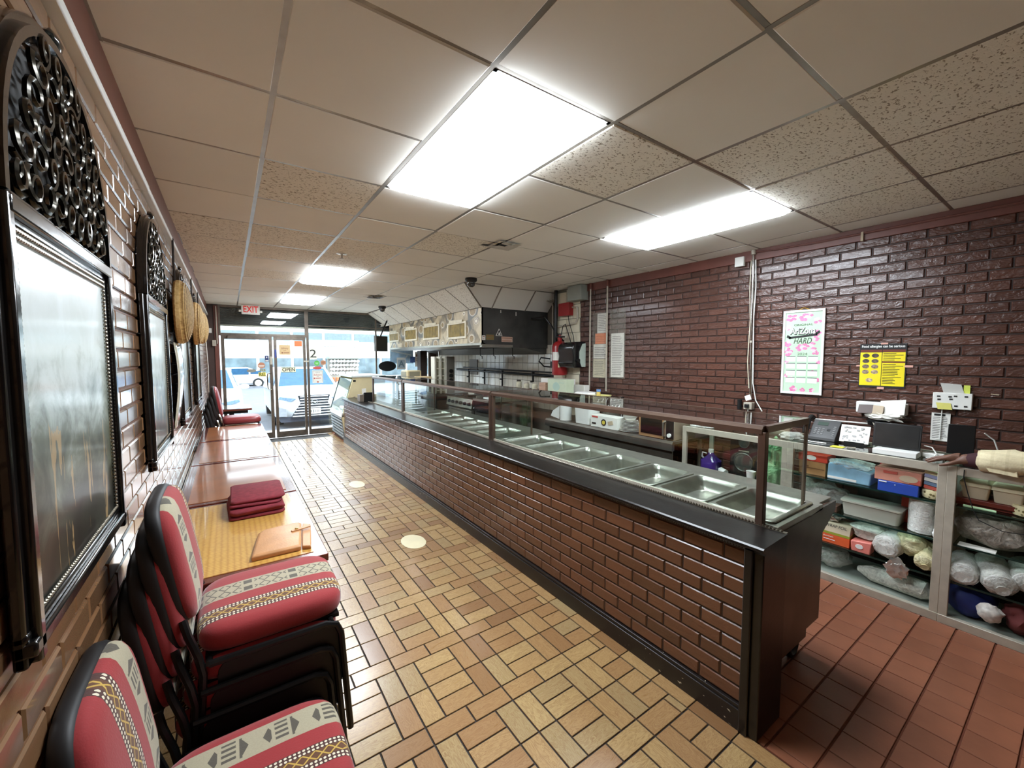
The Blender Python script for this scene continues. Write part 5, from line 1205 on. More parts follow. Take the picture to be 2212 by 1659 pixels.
part(gd, 'towel', MB().obox((3.42, 5.58, .985), (.10, 0, 0), (0, .2, 0), (0, 0, .03)), mFoam, .008)
vb = thing('vertical_broiler', 'upright gyro broiler with three black knobs under hood', 'broiler', (3.45, 7.35, .9))
part(vb, 'stand', MB().box(3.2, 3.9, 7.15, 7.75, 0, .95), mSteelD, .004); part(vb, 'back', MB().box(3.22, 3.46, 7.35, 7.4, .95, 1.66), M('broiler_cream', (226, 222, 196), .35), .003)
for x in (3.225, 3.335, 3.445): part(vb, 'column', MB().box(x-.018, x+.018, 7.20, 7.35, .95, 1.66), M('broiler_white', (236, 232, 214), .35), .004)
for z in (1.0, 1.14, 1.28, 1.42, 1.56): part(vb, 'grate_bar', MB().box(3.24, 3.43, 7.24, 7.26, z, z+.02), M('broiler_white', (236, 232, 214), .35))
kp = part(vb, 'control_panel', MB().box(3.47, 3.63, 7.20, 7.45, .95, 1.66), M('panel_grey', (130, 124, 114), .4, metal=.3), .004)
for z in (1.20, 1.29, 1.38): part(kp, 'knob', MB().cyl((3.55, 7.20, z), (3.55, 7.165, z), .04, .035, 16), mBlack)
part(vb, 'spit', MB().cyl((3.33, 7.26, 1.6), (3.33, 7.26, 1.76), .012), mChrome)
single('dark_pillar', 'dark pillar beside shop window behind the gyro broiler', 'pillar', MB().box(3.62, 3.78, 8.9, 9.1, 0, 1.80), M('pillar_brown', (58, 46, 42), .5), bevel=.004)
gp = thing('gas_pipe', 'black gas manifold pipe with drops along white tiled wall', 'pipe', (4.24, 6.5, 1.1))
part(gp, 'manifold', MB().cyl((4.25, 8.3, 1.375), (4.25, 4.85, 1.345), .022, n=12), mBlackM); part(gp, 'upper_pipe', MB().cyl((4.25, 8.0, 1.43), (4.25, 4.9, 1.40), .011, n=10), mBlackM)
for k, y in enumerate((7.75, 7.1, 6.45, 5.5)):
    d_ = part(gp, 'drop', MB().cyl((4.25, y, 1.37), (4.25, y, 1.08), .017, n=10), mBlackM)
    part(d_, 'valve', MB().box(4.20, 4.25, y-.02, y+.02, 1.22, 1.245).cyl((4.25, y, 1.34), (4.25, y, 1.40), .027, n=10), mBlackM)
part(gp, 'riser', MB().cyl((4.20, 4.86, 1.36), (4.20, 4.86, 1.80), .02, n=10).box(4.14, 4.24, 4.815, 4.92, 1.48, 1.58), mBlackM)
part(gp, 'loop', MB().tube([(4.16, 4.95, 1.62), (4.14, 5.15, 1.64), (4.14, 5.2, 1.58), (4.16, 5.1, 1.50), (4.18, 4.9, 1.49)], .012, 6), mBlackM)
single('stained_panel', 'dark square stain plate on tiled wall beside the broiler', 'plate', MB().box(4.285, 4.30, 7.45, 7.80, 1.28, 1.60), M('stain_brown', (120, 108, 94), .5), bevel=.002)
# ---------------------------------------------------------------- on the kitchen side wall
single('black_standpipe', 'thick black vertical pipe at edge of white block wall', 'pipe', MB().cyl((4.06, 4.70, 2.64), (4.06, 4.70, 1.40), .026, n=14), mBlackM)
for k, (y, lb) in enumerate(((4.86, 'silver vertical pipe, left of three beside hood'), (4.92, 'silver vertical pipe, middle of three beside hood'), (4.98, 'silver vertical pipe, right of three beside hood'))):
    single('thin_pipe', lb, 'pipe', MB().tube([(4.22, y-.02, 1.80), (4.22, y-.02, 2.44), (4.20, y-.02, 2.5), (4.10, y-.02, 2.52)], .011, 8), mAlu, 'silver pipes beside hood')
single('brace_pipe', 'black slanted brace pipe beside the hood edge', 'pipe', MB().tube([(3.9, 5.1, 2.25), (4.05, 4.95, 2.27), (4.08, 4.8, 2.1), (4.06, 4.62, 1.95), (4.04, 4.5, 1.88)], .013, 8), mBlackM)
mRedT = M('red_enamel', (150, 30, 32), .3, var=.08)
t_ = thing('red_tank', 'red fire suppression cylinder on white block wall', 'fire extinguisher', (3.99, 4.52, 1.38))
part(t_, 'cylinder', MB().lathe([(.10, 1.385), (.112, 1.40), (.112, 1.80), (.10, 1.84), (.06, 1.872), (.03, 1.88)], (3.985, 4.52, 0), 28), mRedT)
part(t_, 'collar', MB().lathe([(.03, 1.875), (.032, 1.93), (.02, 1.94), (.02, 1.98)], (3.985, 4.52, 0), 16), mRedT); part(t_, 'valve', MB().box(3.96, 4.01, 4.44, 4.60, 1.93, 1.95).cyl((3.985, 4.52, 1.97), (3.985, 4.52, 1.985), .03), mBlack)
part(t_, 'label', MB().loops([[(3.985+.1135*math.cos(a), 4.52+.1135*math.sin(a), z) for a in [PI*.9+k*.12 for k in range(10)]] for z in (1.60, 1.72)], False, False, False), mPaper)
part(t_, 'tag', MB().loops([[(3.985+.114*math.cos(a), 4.52+.114*math.sin(a), z) for a in [PI*1.2+k*.1 for k in range(4)]] for z in (1.50, 1.57)], False, False, False), mCream)
t_ = thing('towel_dispenser', 'black glossy paper towel dispenser beside red cylinder', 'dispenser', (3.97, 4.24, 1.49))
part(t_, 'cover', MB().prism([(XR, 1.50), (3.90, 1.50), (3.86, 1.56), (3.875, 1.66), (3.855, 1.74), (3.87, 1.81), (3.93, 1.855), (XR, 1.865)], 4.12, 4.42, 'y'), M('gloss_black', (20, 20, 22), .2, coat=.5), .012)
part(t_, 'end_cap', MB().prism([(XR, 1.51), (4.03, 1.51), (3.985, 1.60), (3.985, 1.72), (4.04, 1.83), (XR, 1.84)], 4.105, 4.119, 'y'), M('pale_green_cap', (196, 210, 196), .4), .004); part(t_, 'knob', MB().cyl((3.96, 4.118, 1.60), (3.96, 4.095, 1.60), .025), mBlack)
t_ = thing('pull_station', 'red metal box with conduit on white block wall', 'alarm box', (4.07, 4.48, 2.24)); part(t_, 'case', MB().box(4.02, XR+.004, 4.37, 4.60, 2.245, 2.43), mRedT, .004)
part(t_, 'conduit', MB().tube([(4.085, 4.37, 2.36), (4.085, 4.27, 2.35), (4.085, 4.26, 2.2), (4.085, 4.30, 2.13), (4.085, 4.7, 2.10)], .014, 8).cyl((4.085, 4.48, 2.43), (4.085, 4.48, 2.62), .009, n=8), mAlu); part(t_, 'cable', MB().tube([(4.08, 4.45, 2.245), (4.07, 4.42, 2.15), (4.06, 4.32, 1.95), (4.06, 4.30, 1.85), (4.06, 4.36, 1.84), (4.07, 4.44, 2.0), (4.07, 4.50, 2.13), (4.06, 4.54, 2.10), (4.02, 4.53, 1.98)], .006, 6), mInk)
single('grey_box', 'grey steel electrical box under the ceiling above red box', 'electrical box', MB().box(3.96, XR+.004, 4.07, 4.34, 2.43, 2.635), M('grey_enamel', (150, 154, 144), .45), bevel=.005)
for y, lb in ((3.98, 'bare vertical conduit left of the hanging papers'), (3.68, 'bare vertical conduit crossing the hanging papers')):
    t_ = thing('wall_conduit', lb, 'conduit', (4.05, y, 1.2), 'vertical conduits by the papers'); part(t_, 'pipe', MB().cyl((4.05, y, 1.20), (4.05, y, 2.60), .0105, n=10), mAlu); part(t_, 'fitting', MB().cyl((4.05, y, 2.56), (4.05, y, 2.64), .017, n=10), mRedB)
def papersleeve(lb, y0, y1, z0, z1, sheets):
    t_ = thing('paper_sleeve', lb, 'notices', (4.08, (y0+y1)/2, z0), 'clear sleeves of posted papers')
    for nm, a, b, c, d, mt, ink in sheets:
        s_ = part(t_, nm, MB().box(4.084, 4.087, a, b, c, d), mt)
        if ink:
            m = MB(); k = c+.03
            while k < d-.03: m.box(4.0825, 4.084, a+.02+R.uniform(0, .04), b-.02, k, k+.006); k += .022
            part(s_, 'print', m, ink)
    part(t_, 'sleeve', MB().box(4.079, 4.081, y0, y1, z0, z1), mSleeve)
mSleeve = bagmat('sleeve_film', (220, 216, 200), .12, .1)
papersleeve('clear sleeve with orange notice and framed certificate on brick wall', 3.69, 3.965, 1.365, 2.24, (('sheet', 3.71, 3.88, 1.965, 2.225, mPaper, mGrey), ('orange_notice', 3.70, 3.915, 1.822, 1.962, mOrange, M('orange_ink', (196, 96, 50), .6)), ('certificate', 3.70, 3.945, 1.628, 1.818, mPaper, mInk), ('lower_sheet', 3.72, 3.945, 1.375, 1.62, M('yellowed_paper', (220, 212, 184), .7), mGrey)))
papersleeve('clear sleeve with long white diagram sheet on brick wall', 3.40, 3.66, 1.375, 2.26, (('sheet', 3.425, 3.635, 1.39, 1.95, mPaper, mGrey),))
# ---------------------------------------------------------------- wire shelf and what is on it
ws = thing('wire_shelf', 'chrome wire shelf rack at the back of kitchen', 'shelf rack', (3.78, 4.4, 0))
def truss(m, p, q, z0, z1, n):
    p, q = V(p), V(q)
    for z in (z0, z1): m.tube([(p.x, p.y, z), (q.x, q.y, z)], .004, 6)
    m.tube([(p.x+(q.x-p.x)*k/n, p.y+(q.y-p.y)*k/n, z1 if k % 2 else z0) for k in range(n+1)], .0028, 5)
m = MB(); truss(m, (3.52, 3.47, 0), (3.52, 5.38, 0), 1.10, 1.142, 56); truss(m, (3.52, 3.47, 0), (4.04, 3.40, 0), 1.10, 1.142, 16); truss(m, (4.04, 3.40, 0), (4.04, 5.38, 0), 1.10, 1.142, 50)
part(ws, 'edge_truss', m, mChrome); m = MB()
for k in range(36): m.tube([(3.52+.0145*k, 3.47-.002*k, 1.142), (3.52+.0145*k, 5.38, 1.142)], .0022, 4)
part(ws, 'deck', m, mChrome)
m = MB(); truss(m, (3.60, 3.44, 0), (4.04, 3.40, 0), 1.02, 1.06, 14); part(ws, 'lower_truss', m, mChrome)
for x, y in ((3.52, 3.47), (4.04, 3.40), (3.52, 5.38), (4.04, 5.38)):
    part(ws, 'post', MB().cyl((x, y, 0), (x, y, 1.15), .0125, n=10), mChrome); part(ws, 'collar', MB().cyl((x, y, 1.09), (x, y, 1.148), .02, n=12), mBlack)
ZS = 1.1465
def onshelf(name, lb, cat, x0, x1, y0, y1, h, mt): return single(name, lb, cat, MB().box(x0, x1, y0, y1, ZS, ZS+h), mt, bevel=.004)
mMint = M('mint_carton', (206, 218, 190), .55)
t_ = thing('glove_box', 'pale mint glove carton standing on wire shelf', 'box', (3.7, 4.3, ZS)); part(t_, 'carton', MB().box(3.66, 3.80, 4.02, 4.40, ZS, ZS+.20), mMint, .003)
part(t_, 'print', MB().loops([[(h, 4.22+.07*math.cos(a*PI/10), ZS+.10+.06*math.sin(a*PI/10)) for a in range(20)] for h in (3.66, 3.658)]).box(3.658, 3.66, 4.06, 4.16, ZS+.15, ZS+.158), M('pale_teal_print', (180, 206, 190), .6))
t_ = thing('yellow_tray', 'pale yellow tray on near corner of wire shelf', 'tray', (3.72, 3.62, ZS)); part(t_, 'tray', MB().loops([rl(3.58, 3.88, 3.44, 3.88, .03, ZS), rl(3.565, 3.895, 3.425, 3.895, .03, ZS+.028), rl(3.58, 3.88, 3.44, 3.88, .03, ZS+.028), rl(3.59, 3.87, 3.45, 3.87, .03, ZS+.01)]), M('pale_yellow_tray', (232, 226, 150), .45))
onz = ZS+.0115
single('foam_plates', 'stack of white foam trays lying on yellow tray', 'foam trays', MB().loops([rl(3.62, 3.82, 3.56, 3.82, .03, onz), rl(3.61, 3.83, 3.55, 3.83, .03, onz+.03), rl(3.62, 3.80, 3.56, 3.80, .03, onz+.05)]), mFoam, bevel=.004)
t_ = thing('spice_jar', 'small yellow jar with blue cap on yellow tray', 'jar', (3.72, 3.50, onz)); part(t_, 'jar', MB().cyl((3.72, 3.50, onz), (3.72, 3.50, onz+.065), .024), M('mustard_jar', (220, 196, 110), .35)); part(t_, 'cap', MB().cyl((3.72, 3.50, onz+.065), (3.72, 3.50, onz+.092), .026), M('blue_cap', (110, 150, 206), .4))
for k in range(6):
    single('napkin_pack', 'brownish napkin packet, number %s up in the pile on wire shelf' % ('one two three four five six'.split()[k]), 'napkins', MB().box(3.66+.004*(k % 2), 3.76, 4.46, 4.60, ZS+.023*k, ZS+.023*k+.022), M('napkin_tan', (196, 160, 136), .7), 'napkin packets on wire shelf', bevel=.003)
onshelf('white_carton', 'white paper carton behind the napkin pile on wire shelf', 'box', 3.82, 4.0, 4.2, 4.75, .19, mPaper)
onshelf('small_carton', 'small white carton at back right of wire shelf', 'box', 3.9, 4.0, 3.93, 4.14, .12, mPaper)
for k, (y, h, lb) in enumerate(((4.75, .13, 'clear jar on wire shelf beside napkin pile'), (4.95, .12, 'clear jar second from napkin pile on wire shelf'), (5.15, .15, 'dark lidded jar at far end of wire shelf'))):
    t_ = thing('glass_jar', lb, 'jar', (3.7, y, ZS), 'jars on wire shelf'); part(t_, 'jar', MB().lathe([(.04, ZS), (.045, ZS+.01), (.045, ZS+h*.8), (.03, ZS+h*.85)], (3.7, y, 0), 18), M('jar_pale', (206, 200, 176), .2, var=.3, vs_=20)); part(t_, 'lid', MB().cyl((3.7, y, ZS+h*.85), (3.7, y, ZS+h), .034), mSteelD if k == 2 else mAlu)
# ---------------------------------------------------------------- work table with microwave
wt = thing('work_table', 'dark stainless work table with microwave and plates', 'work table', (3.75, 3.2, 0)); TZ = .84
part(wt, 'top', MB().box(3.44, 4.06, 2.275, 4.16, TZ-.03, TZ), mSteelD, .004); part(wt, 'front_roll', MB().prism([(3.42, TZ-.09), (3.42, TZ-.02), (3.435, TZ+.004), (3.46, TZ), (3.46, TZ-.09)], 2.275, 4.16, 'y'), mSteelD, .002)
for x in (3.5, 4.0):
    for y in (2.34, 4.1): part(wt, 'leg', MB().cyl((x, y, 0), (x, y, TZ-.03), .02), mSteel)
part(wt, 'undershelf', MB().box(3.48, 4.04, 2.3, 4.12, .28, .31), mSteelD, .003); part(wt, 'skirt', MB().box(3.46, 3.47, 2.3, 4.12, .32, .75), mSteelD)
TZ += .0008
mw = thing('microwave', 'wood trimmed microwave oven with dark door on work table', 'microwave', (3.62, 2.47, TZ)); mCop = M('copper_trim', (190, 146, 104), .35, metal=.4)
part(mw, 'case', MB().box(3.475, 3.83, 2.29, 2.69, TZ, TZ+.21), M('microwave_case', (176, 160, 140), .4, metal=.4), .005); part(mw, 'door', MB().box(3.46, 3.476, 2.40, 2.69, TZ+.004, TZ+.206), mCop, .003); part(mw, 'window', MB().box(3.457, 3.461, 2.415, 2.665, TZ+.035, TZ+.19), M('door_black', (18, 18, 18), .12)); part(mw, 'door_handle', MB().tube([(3.475, 2.392, TZ+.03), (3.44, 2.39, TZ+.04), (3.44, 2.39, TZ+.17), (3.475, 2.392, TZ+.18)], .009, 8), mSteel)
kp = part(mw, 'key_panel', MB().box(3.465, 3.476, 2.295, 2.375, TZ+.01, TZ+.2), mBlack, .002); part(kp, 'dial', MB().cyl((3.465, 2.335, TZ+.05), (3.45, 2.335, TZ+.05), .02), mWhite)
def plates(lb, y, rs):
    t_ = thing('plate_stack', lb, 'plates', (3.56, y, TZ), 'plate stacks on work table'); z = TZ
    for r in rs:
        part(t_, 'plate', MB().lathe([(r*.5, z), (r*.55, z+.002), (r, z+.012), (r, z+.015), (r*.6, z+.008), (.004, z+.006)], (3.56, y, 0), 28), M('white_china', (232, 230, 222), .2, var=.03)); z += .0135
    return z
z = plates('tall stack of white plates and bowls left of others on work table', 2.88, [.115, .113, .108, .104, .098, .094, .09, .086, .082])
t_ = thing('bowl_stack', 'stack of white bowls on top of the taller plate stack', 'bowls', (3.56, 2.88, z))
for k in range(3): part(t_, 'bowl', MB().lathe([(.035, z+.018*k), (.05, z+.018*k+.004), (.08, z+.018*k+.045), (.08, z+.018*k+.048), (.045, z+.018*k+.012), (.004, z+.018*k+.01)], (3.56, 2.88, 0), 24), M('white_china', (232, 230, 222), .2))
plates('stack of white plates beside the microwave', 2.755 if False else 2.775, [.0001])
for o in [o for o in col.objects if o.get('label') == 'stack of white plates beside the microwave']:
    for c in list(o.children): bpy.data.objects.remove(c)
    bpy.data.objects.remove(o)
t_ = thing('plate_stack', 'stack of rimmed white plates touching the microwave', 'plates', (3.66, 2.80, TZ), 'plate stacks on work table'); z = TZ
for k in range(11): part(t_, 'plate', MB().lathe([(.05, z), (.055, z+.002), (.095, z+.012), (.095, z+.015), (.06, z+.008), (.004, z+.006)], (3.80, 2.80, 0), 28), M('white_china', (232, 230, 222), .2)); z += .0145
t_ = thing('printed_carton', 'white carton with round emblem and red stripe on work table', 'box', (3.55, 3.17, TZ)); part(t_, 'carton', MB().box(3.47, 3.62, 2.985, 3.38, TZ, TZ+.135), mPaper, .003)
part(t_, 'red_stripe', MB().box(3.467, 3.47, 3.27, 3.36, TZ+.108, TZ+.126), M('red_ink2', (196, 66, 60), .6)); part(t_, 'emblem', MB().loops([[(h, 3.18+.038*math.cos(a*PI/10), TZ+.065+.038*math.sin(a*PI/10)) for a in range(20)] for h in (3.47, 3.467)]), mInk); part(t_, 'emblem_core', MB().loops([[(h, 3.18+.022*math.cos(a*PI/10), TZ+.065+.022*math.sin(a*PI/10)) for a in range(20)] for h in (3.467, 3.465)]), M('emblem_yellow', (226, 206, 80), .6))
part(t_, 'picture', MB().obox((3.4675, 3.08, TZ+.07), (0, .07, -.015), (0, .01, .04), (.003, 0, 0)), mTanC); part(t_, 'print', MB().box(3.467, 3.47, 3.30, 3.36, TZ+.03, TZ+.05), mInk)
single('white_bin', 'tall white plastic bin standing on work table', 'bin', MB().loops([rl(3.48, 3.66, 3.42, 3.66, .03, TZ), rl(3.47, 3.68, 3.405, 3.675, .03, TZ+.25)]), mFoam, bevel=.004)
t_ = thing('towel_roll', 'white paper towel roll standing on work table', 'paper roll', (3.55, 3.90, TZ)); part(t_, 'roll', MB().lathe([(.02, TZ), (.075, TZ), (.075, TZ+.18), (.02, TZ+.18)], (3.55, 3.90, 0), 28), mFoam); part(t_, 'loose_end', MB().prism([(3.97, TZ+.005), (4.14, TZ+.03), (4.10, TZ+.10), (3.97, TZ+.175)], 3.50, 3.503, 'x'), mFoam)
t_ = thing('black_kettle', 'black thermos jug behind the carton on work table', 'jug', (3.80, 3.12, TZ)); part(t_, 'body', MB().lathe([(.06, TZ), (.065, TZ+.02), (.06, TZ+.15), (.035, TZ+.19), (.03, TZ+.21)], (3.80, 3.12, 0), 20), mBlack); part(t_, 'jug_handle', MB().tube([(3.76, 3.08, TZ+.16), (3.72, 3.03, TZ+.15), (3.72, 3.03, TZ+.06), (3.76, 3.07, TZ+.04)], .01, 6), mBlack)
t_ = thing('stock_pot', 'steel stock pot behind the white bin on work table', 'pot', (3.86, 3.42, TZ)); part(t_, 'pot', MB().lathe([(.10, TZ), (.11, TZ+.01), (.11, TZ+.17), (.115, TZ+.175), (.10, TZ+.17)], (3.86, 3.42, 0), 24), mSteel); part(t_, 'pot_handle', MB().tube([(3.76, 3.37, TZ+.12), (3.73, 3.38, TZ+.12), (3.73, 3.44, TZ+.12), (3.755, 3.45, TZ+.12)], .006, 6), mSteel)
t_ = thing('toaster_rack', 'small steel shelf under the cream toaster near window', 'shelf', (2.85, 7.2, 0)); part(t_, 'board', MB().box(2.66, 3.06, 6.8, 7.75, 1.14, 1.165), mSteel)
for x in (2.69, 3.03):
    for y in (6.83, 7.72): part(t_, 'leg', MB().cyl((x, y, 0), (x, y, 1.14), .015), mSteel)
t_ = thing('cream_toaster', 'cream conveyor toaster on steel shelf near window', 'toaster', (2.8, 7.45, 1.166)); part(t_, 'body', MB().box(2.70, 2.98, 7.28, 7.62, 1.166, 1.40), mCream, .02); part(t_, 'grille', MB().box(2.695, 2.70, 7.33, 7.6, 1.19, 1.38), M('grille_olive', (150, 146, 124), .4)); part(t_, 'side_vent', MB().box(2.74, 2.94, 7.272, 7.28, 1.19, 1.38), M('grille_olive', (150, 146, 124), .4))
single('carton_box', 'tan cardboard carton next to the cream toaster', 'box', MB().box(2.76, 3.0, 6.86, 7.10, 1.166, 1.30), mKraft, bevel=.006)
# ---------------------------------------------------------------- street
mAsph = M('asphalt', (104, 106, 112), .85, var=.12, vs_=3); mPave = M('pavement', (190, 188, 182), .8, var=.08)
struct('street_ground', MB().loops([[(x, y, z) for y, z in ((YF+.1, -.07), (10.6, -.09), (12.4, -.36), (34, -.5), (34.05, -.38), (60, -.38))] for x in (-40, 40)], False, False, closed=False), mAsph)
struct('street_pavement', MB().box(-40, 40, YF+.1, 10.9, -.4, -.05), mPave)
mCarW = M('white_car_paint', (232, 236, 240), .2, var=.02, coat=1); mCarG = M('car_glass_blue', (44, 82, 112), .15, var=.15, spec=.3); mTyre = M('tyre', (30, 30, 32), .8); mLamp = M('lamp_glass', (120, 146, 178), .1, var=.3, vs_=20, coat=1)
def suv():
    t_ = thing('parked_car', 'x', 'car', local=True, group='cars parked outside')
    prof = [(.10, .32), (.02, .50), (.0, .80), (.06, .96), (.30, 1.06), (1.35, 1.14), (4.6, 1.14), (4.75, .95), (4.72, .32)]
    L = []
    for x, k in ((-.96, .93), (-.93, .98), (-.80, 1), (-.40, 1.015), (.40, 1.015), (.80, 1), (.93, .98), (.96, .93)):
        c = .20*(abs(x)/.96)**3; L.append([(x, y+(c if y < 1 else 0), .32+(z-.32)*k) for y, z in prof])
    part(t_, 'body', MB().loops(L), mCarW, ang=40)
    lo = [(-.88, 1.20, 1.10), (.88, 1.20, 1.10), (.88, 4.55, 1.10), (-.88, 4.55, 1.10)]; hi = [(-.70, 2.05, 1.66), (.70, 2.05, 1.66), (.70, 4.1, 1.66), (-.70, 4.1, 1.66)]
    part(t_, 'cabin', MB().loops([lo, hi]), mCarW, .03)
    def lp(a, b, f): return tuple(p+(q-p)*f for p, q in zip(a, b))
    bl, br_, tl, tr = lo[0], lo[1], hi[0], hi[1]
    q = [lp(lp(bl, br_, .05), lp(tl, tr, .05), .04), lp(lp(bl, br_, .95), lp(tl, tr, .95), .04), lp(lp(bl, br_, .94), lp(tl, tr, .94), .95), lp(lp(bl, br_, .06), lp(tl, tr, .06), .95)]
    part(t_, 'windshield', MB().loops([[(x, y-.004, z) for x, y, z in q], [(x, y-.012, z+.006) for x, y, z in q]]), mCarG)
    for s in (-1, 1): part(t_, 'side_window', MB().loops([[(s*h*(.875 if z < 1.3 else .725), y, z) for y, z in ((1.6, 1.16), (4.2, 1.16), (3.9, 1.58), (2.2, 1.58))] for h in (1.0, 1.012)]), mCarG)
    g0 = part(t_, 'grille', MB().loops([[(x, h, z) for x, z in ((-.42, .92), (.42, .92), (.36, .70), (.62, .28), (-.62, .28), (-.36, .70))] for h in (.06, -.012)]), M('grille_dark', (34, 38, 46), .5))
    for k in range(8):
        z = .33+k*.078; w_ = .60-(z-.28)*.55 if z < .7 else .37
        part(g0, 'grille_bar', MB().box(-w_, w_, -.03, -.01, z, z+.028), mCarW, .004)
    part(t_, 'emblem', MB().tube([(.085*math.cos(a*PI/10), -.035, .73+.06*math.sin(a*PI/10)) for a in range(20)], .010, 6, True).tube([(-.02, -.035, .76), (-.02, -.035, .71), (.04, -.035, .70)], .009, 6), mChrome)
    for s in (-1, 1):
        part(t_, 'headlamp', MB().loops([[(s*x, h, z) for x, z in ((.46, .84), (.88, .92), (.90, .84), (.60, .76))] for h in (.20, -.0)]), mLamp, .01)
        part(t_, 'fog_recess', MB().loops([[(s*x, h, z) for x, z in ((.72, .56), (.90, .62), (.90, .36), (.70, .34))] for h in (.20, .01)]), M('recess_grey', (150, 154, 160), .5))
        part(t_, 'mirror', MB().blob((s*1.04, 1.55, 1.15), (.13, .08, .08), 3, .05, sub=2), mCarW)
        for y in (.95, 3.85): part(t_, 'wheel', MB().lathe([(.10, s*.72), (.36, s*.72), (.37, s*.80), (.36, s*.95), (.24, s*.955), (.23, s*.93), (.05, s*.94)], (0, y, .37), 24, 'x'), mTyre)
    part(t_, 'lower_bumper', MB().loops([[(x, h, z) for x, z in ((-.9, .32), (.9, .32), (.85, .18), (-.85, .18))] for h in (.5, .08)]), M('bumper_dark', (60, 66, 80), .7))
    pl = part(t_, 'number_plate', MB().box(-.16, .16, -.045, -.03, .385, .545), mPaper, .004)
    part(pl, 'print', MB().box(-.12, -.08, -.047, -.045, .43, .50).box(-.05, -.02, -.047, -.045, .42, .51).box(.01, .03, -.047, -.045, .43, .50).box(.05, .07, -.047, -.045, .43, .50).box(.09, .11, -.047, -.045, .43, .50), mGrey)
    return t_
c_ = suv(); c_.location = (2.0, 12.9, -.36); c_['label'] = 'white parked sport utility car facing the shop front, wide barred grille'
dup(c_, (-.68, 12.75, -.36), label='white parked car at left outside the door, only wing and mirror showing')
t_ = thing('passing_car', 'silver white car seen side on across the street', 'car', (0, 35, -.5), local=True)
side = [(-2.3, .3), (-2.35, .7), (-1.5, .95), (-.8, 1.42), (.9, 1.45), (1.9, 1.05), (2.2, .95), (2.25, .3)]
part(t_, 'body', MB().prism([(x+.2, z) for x, z in side], -.85, .85, 'y'), M('silver_paint', (206, 208, 208), .3, coat=1), .06)
for a, b in (((-1.35, .95), (-.2, 1.38)), ((-.05, .95), (.95, 1.38)), ((1.05, .97), (1.7, 1.2))): part(t_, 'window', MB().box(a[0]+.2, b[0]+.2, -.86, -.85, a[1], b[1]), mCarG)
for x in (-1.35, 1.5): 
    w_ = part(t_, 'wheel', MB().lathe([(.05, -.9), (.34, -.9), (.34, -.7)], (x+.2, 0, .34), 24, 'y'), mTyre); part(w_, 'rim', MB().lathe([(.02, -.915), (.22, -.91), (.22, -.90)], (x+.2, 0, .34), 16, 'y'), mAlu)
part(t_, 'rear_bumper', MB().box(1.95, 2.5, -.88, .88, .22, .42), M('bumper_black', (60, 60, 62), .6), .03)
fc = thing('shop_building', 'pale shop building with large windows across the street', 'building', (5, 41, -.4))
mFac = M('pale_facade', (226, 226, 222), .7, var=.05); mFGl = M('shop_window', (100, 116, 122), .15, var=.35, vs_=1.2); mFBand = M('grey_band', (110, 124, 126), .3, var=.1)
part(fc, 'wall', MB().box(-25, 35, 41, 45, -.4, 9), mFac)
for k in range(18):
    x = -16+k*2.6
    part(fc, 'window', MB().box(x, x+2.35, 40.93, 41, -.1, 1.6), mFGl); part(fc, 'fanlight', MB().box(x, x+2.35, 40.93, 41, 3.15, 3.9), mFBand); part(fc, 'awning_panel', MB().box(x, x+2.5, 40.9, 41, 1.75, 2.75), mPaper)
    part(fc, 'pilaster', MB().box(x+2.42, x+2.55, 40.85, 41, -.4, 4), mFac)
sg = part(fc, 'sign_board', MB().box(5.6, 10.4, 40.8, 40.9, 2.68, 3.25), M('sign_blue', (176, 206, 214), .5)); text(sg, 'EYEWEAR ON FIFTH', .5, (8.0, 40.79, 2.96), RF, mPaper, width=4.3, bold=.01, ext=.01)
fs = thing('flower_stand', 'street flower stand of white bunches outside across street', 'flower stand', (7.9, 36, -.4))
part(fs, 'roof', MB().box(6.7, 9.2, 35.5, 36.8, 1.55, 1.72), M('stand_green', (150, 166, 150), .6)); m = MB(); rr = random.Random(4)
for r in range(4):
    for k in range(9): m.blob((6.95+k*.25+rr.uniform(-.05, .05), 35.8+.15*r, 1.35-.33*r), (.15, .12, .15), r*9+k, .3, sub=1)
part(fs, 'flower_bunches', m, mFoam, kind='stuff'); part(fs, 'rack', MB().box(6.75, 9.15, 36.3, 36.7, -.38, 1.55), M('rack_grey', (140, 136, 126), .7))
for k in range(6): part(fs, 'bucket', MB().box(6.85+k*.38, 7.1+k*.38, 35.6, 35.9, -.38, .02), mOrC, .02)

# ---------------------------------------------------------------- person whose hand rests on the case
def skinmesh(name, joints, edges, mat, parent, root=0, sub=2):
    me = bpy.data.meshes.new(name); off = WL[parent]
    me.from_pydata([V(j[:3])-off for j in joints], edges, []); o = link(name, me, mat, parent)
    WL[o] = off
    sk = o.modifiers.new('skin', 'SKIN'); sk.use_smooth_shade = True
    sv = me.skin_vertices[0].data if me.skin_vertices else None
    if sv is None:
        bm = bmesh.new(); bm.from_mesh(me); bm.verts.layers.skin.verify(); bm.to_mesh(me); bm.free(); sv = me.skin_vertices[0].data
    for i, j in enumerate(joints): sv[i].radius = (j[3], j[4] if len(j) > 4 else j[3]); sv[i].use_root = i == root
    s = o.modifiers.new('sub', 'SUBSURF'); s.levels = sub; s.render_levels = sub; return o
mSkin = M('brown_skin', (108, 74, 58), .5, var=.12, vs_=30, bump=.15, bs=80)
ps = thing('person', 'person in pale plaid sleeve resting a hand on shelf case, at right edge', 'person', (3.20, -.42, 0))
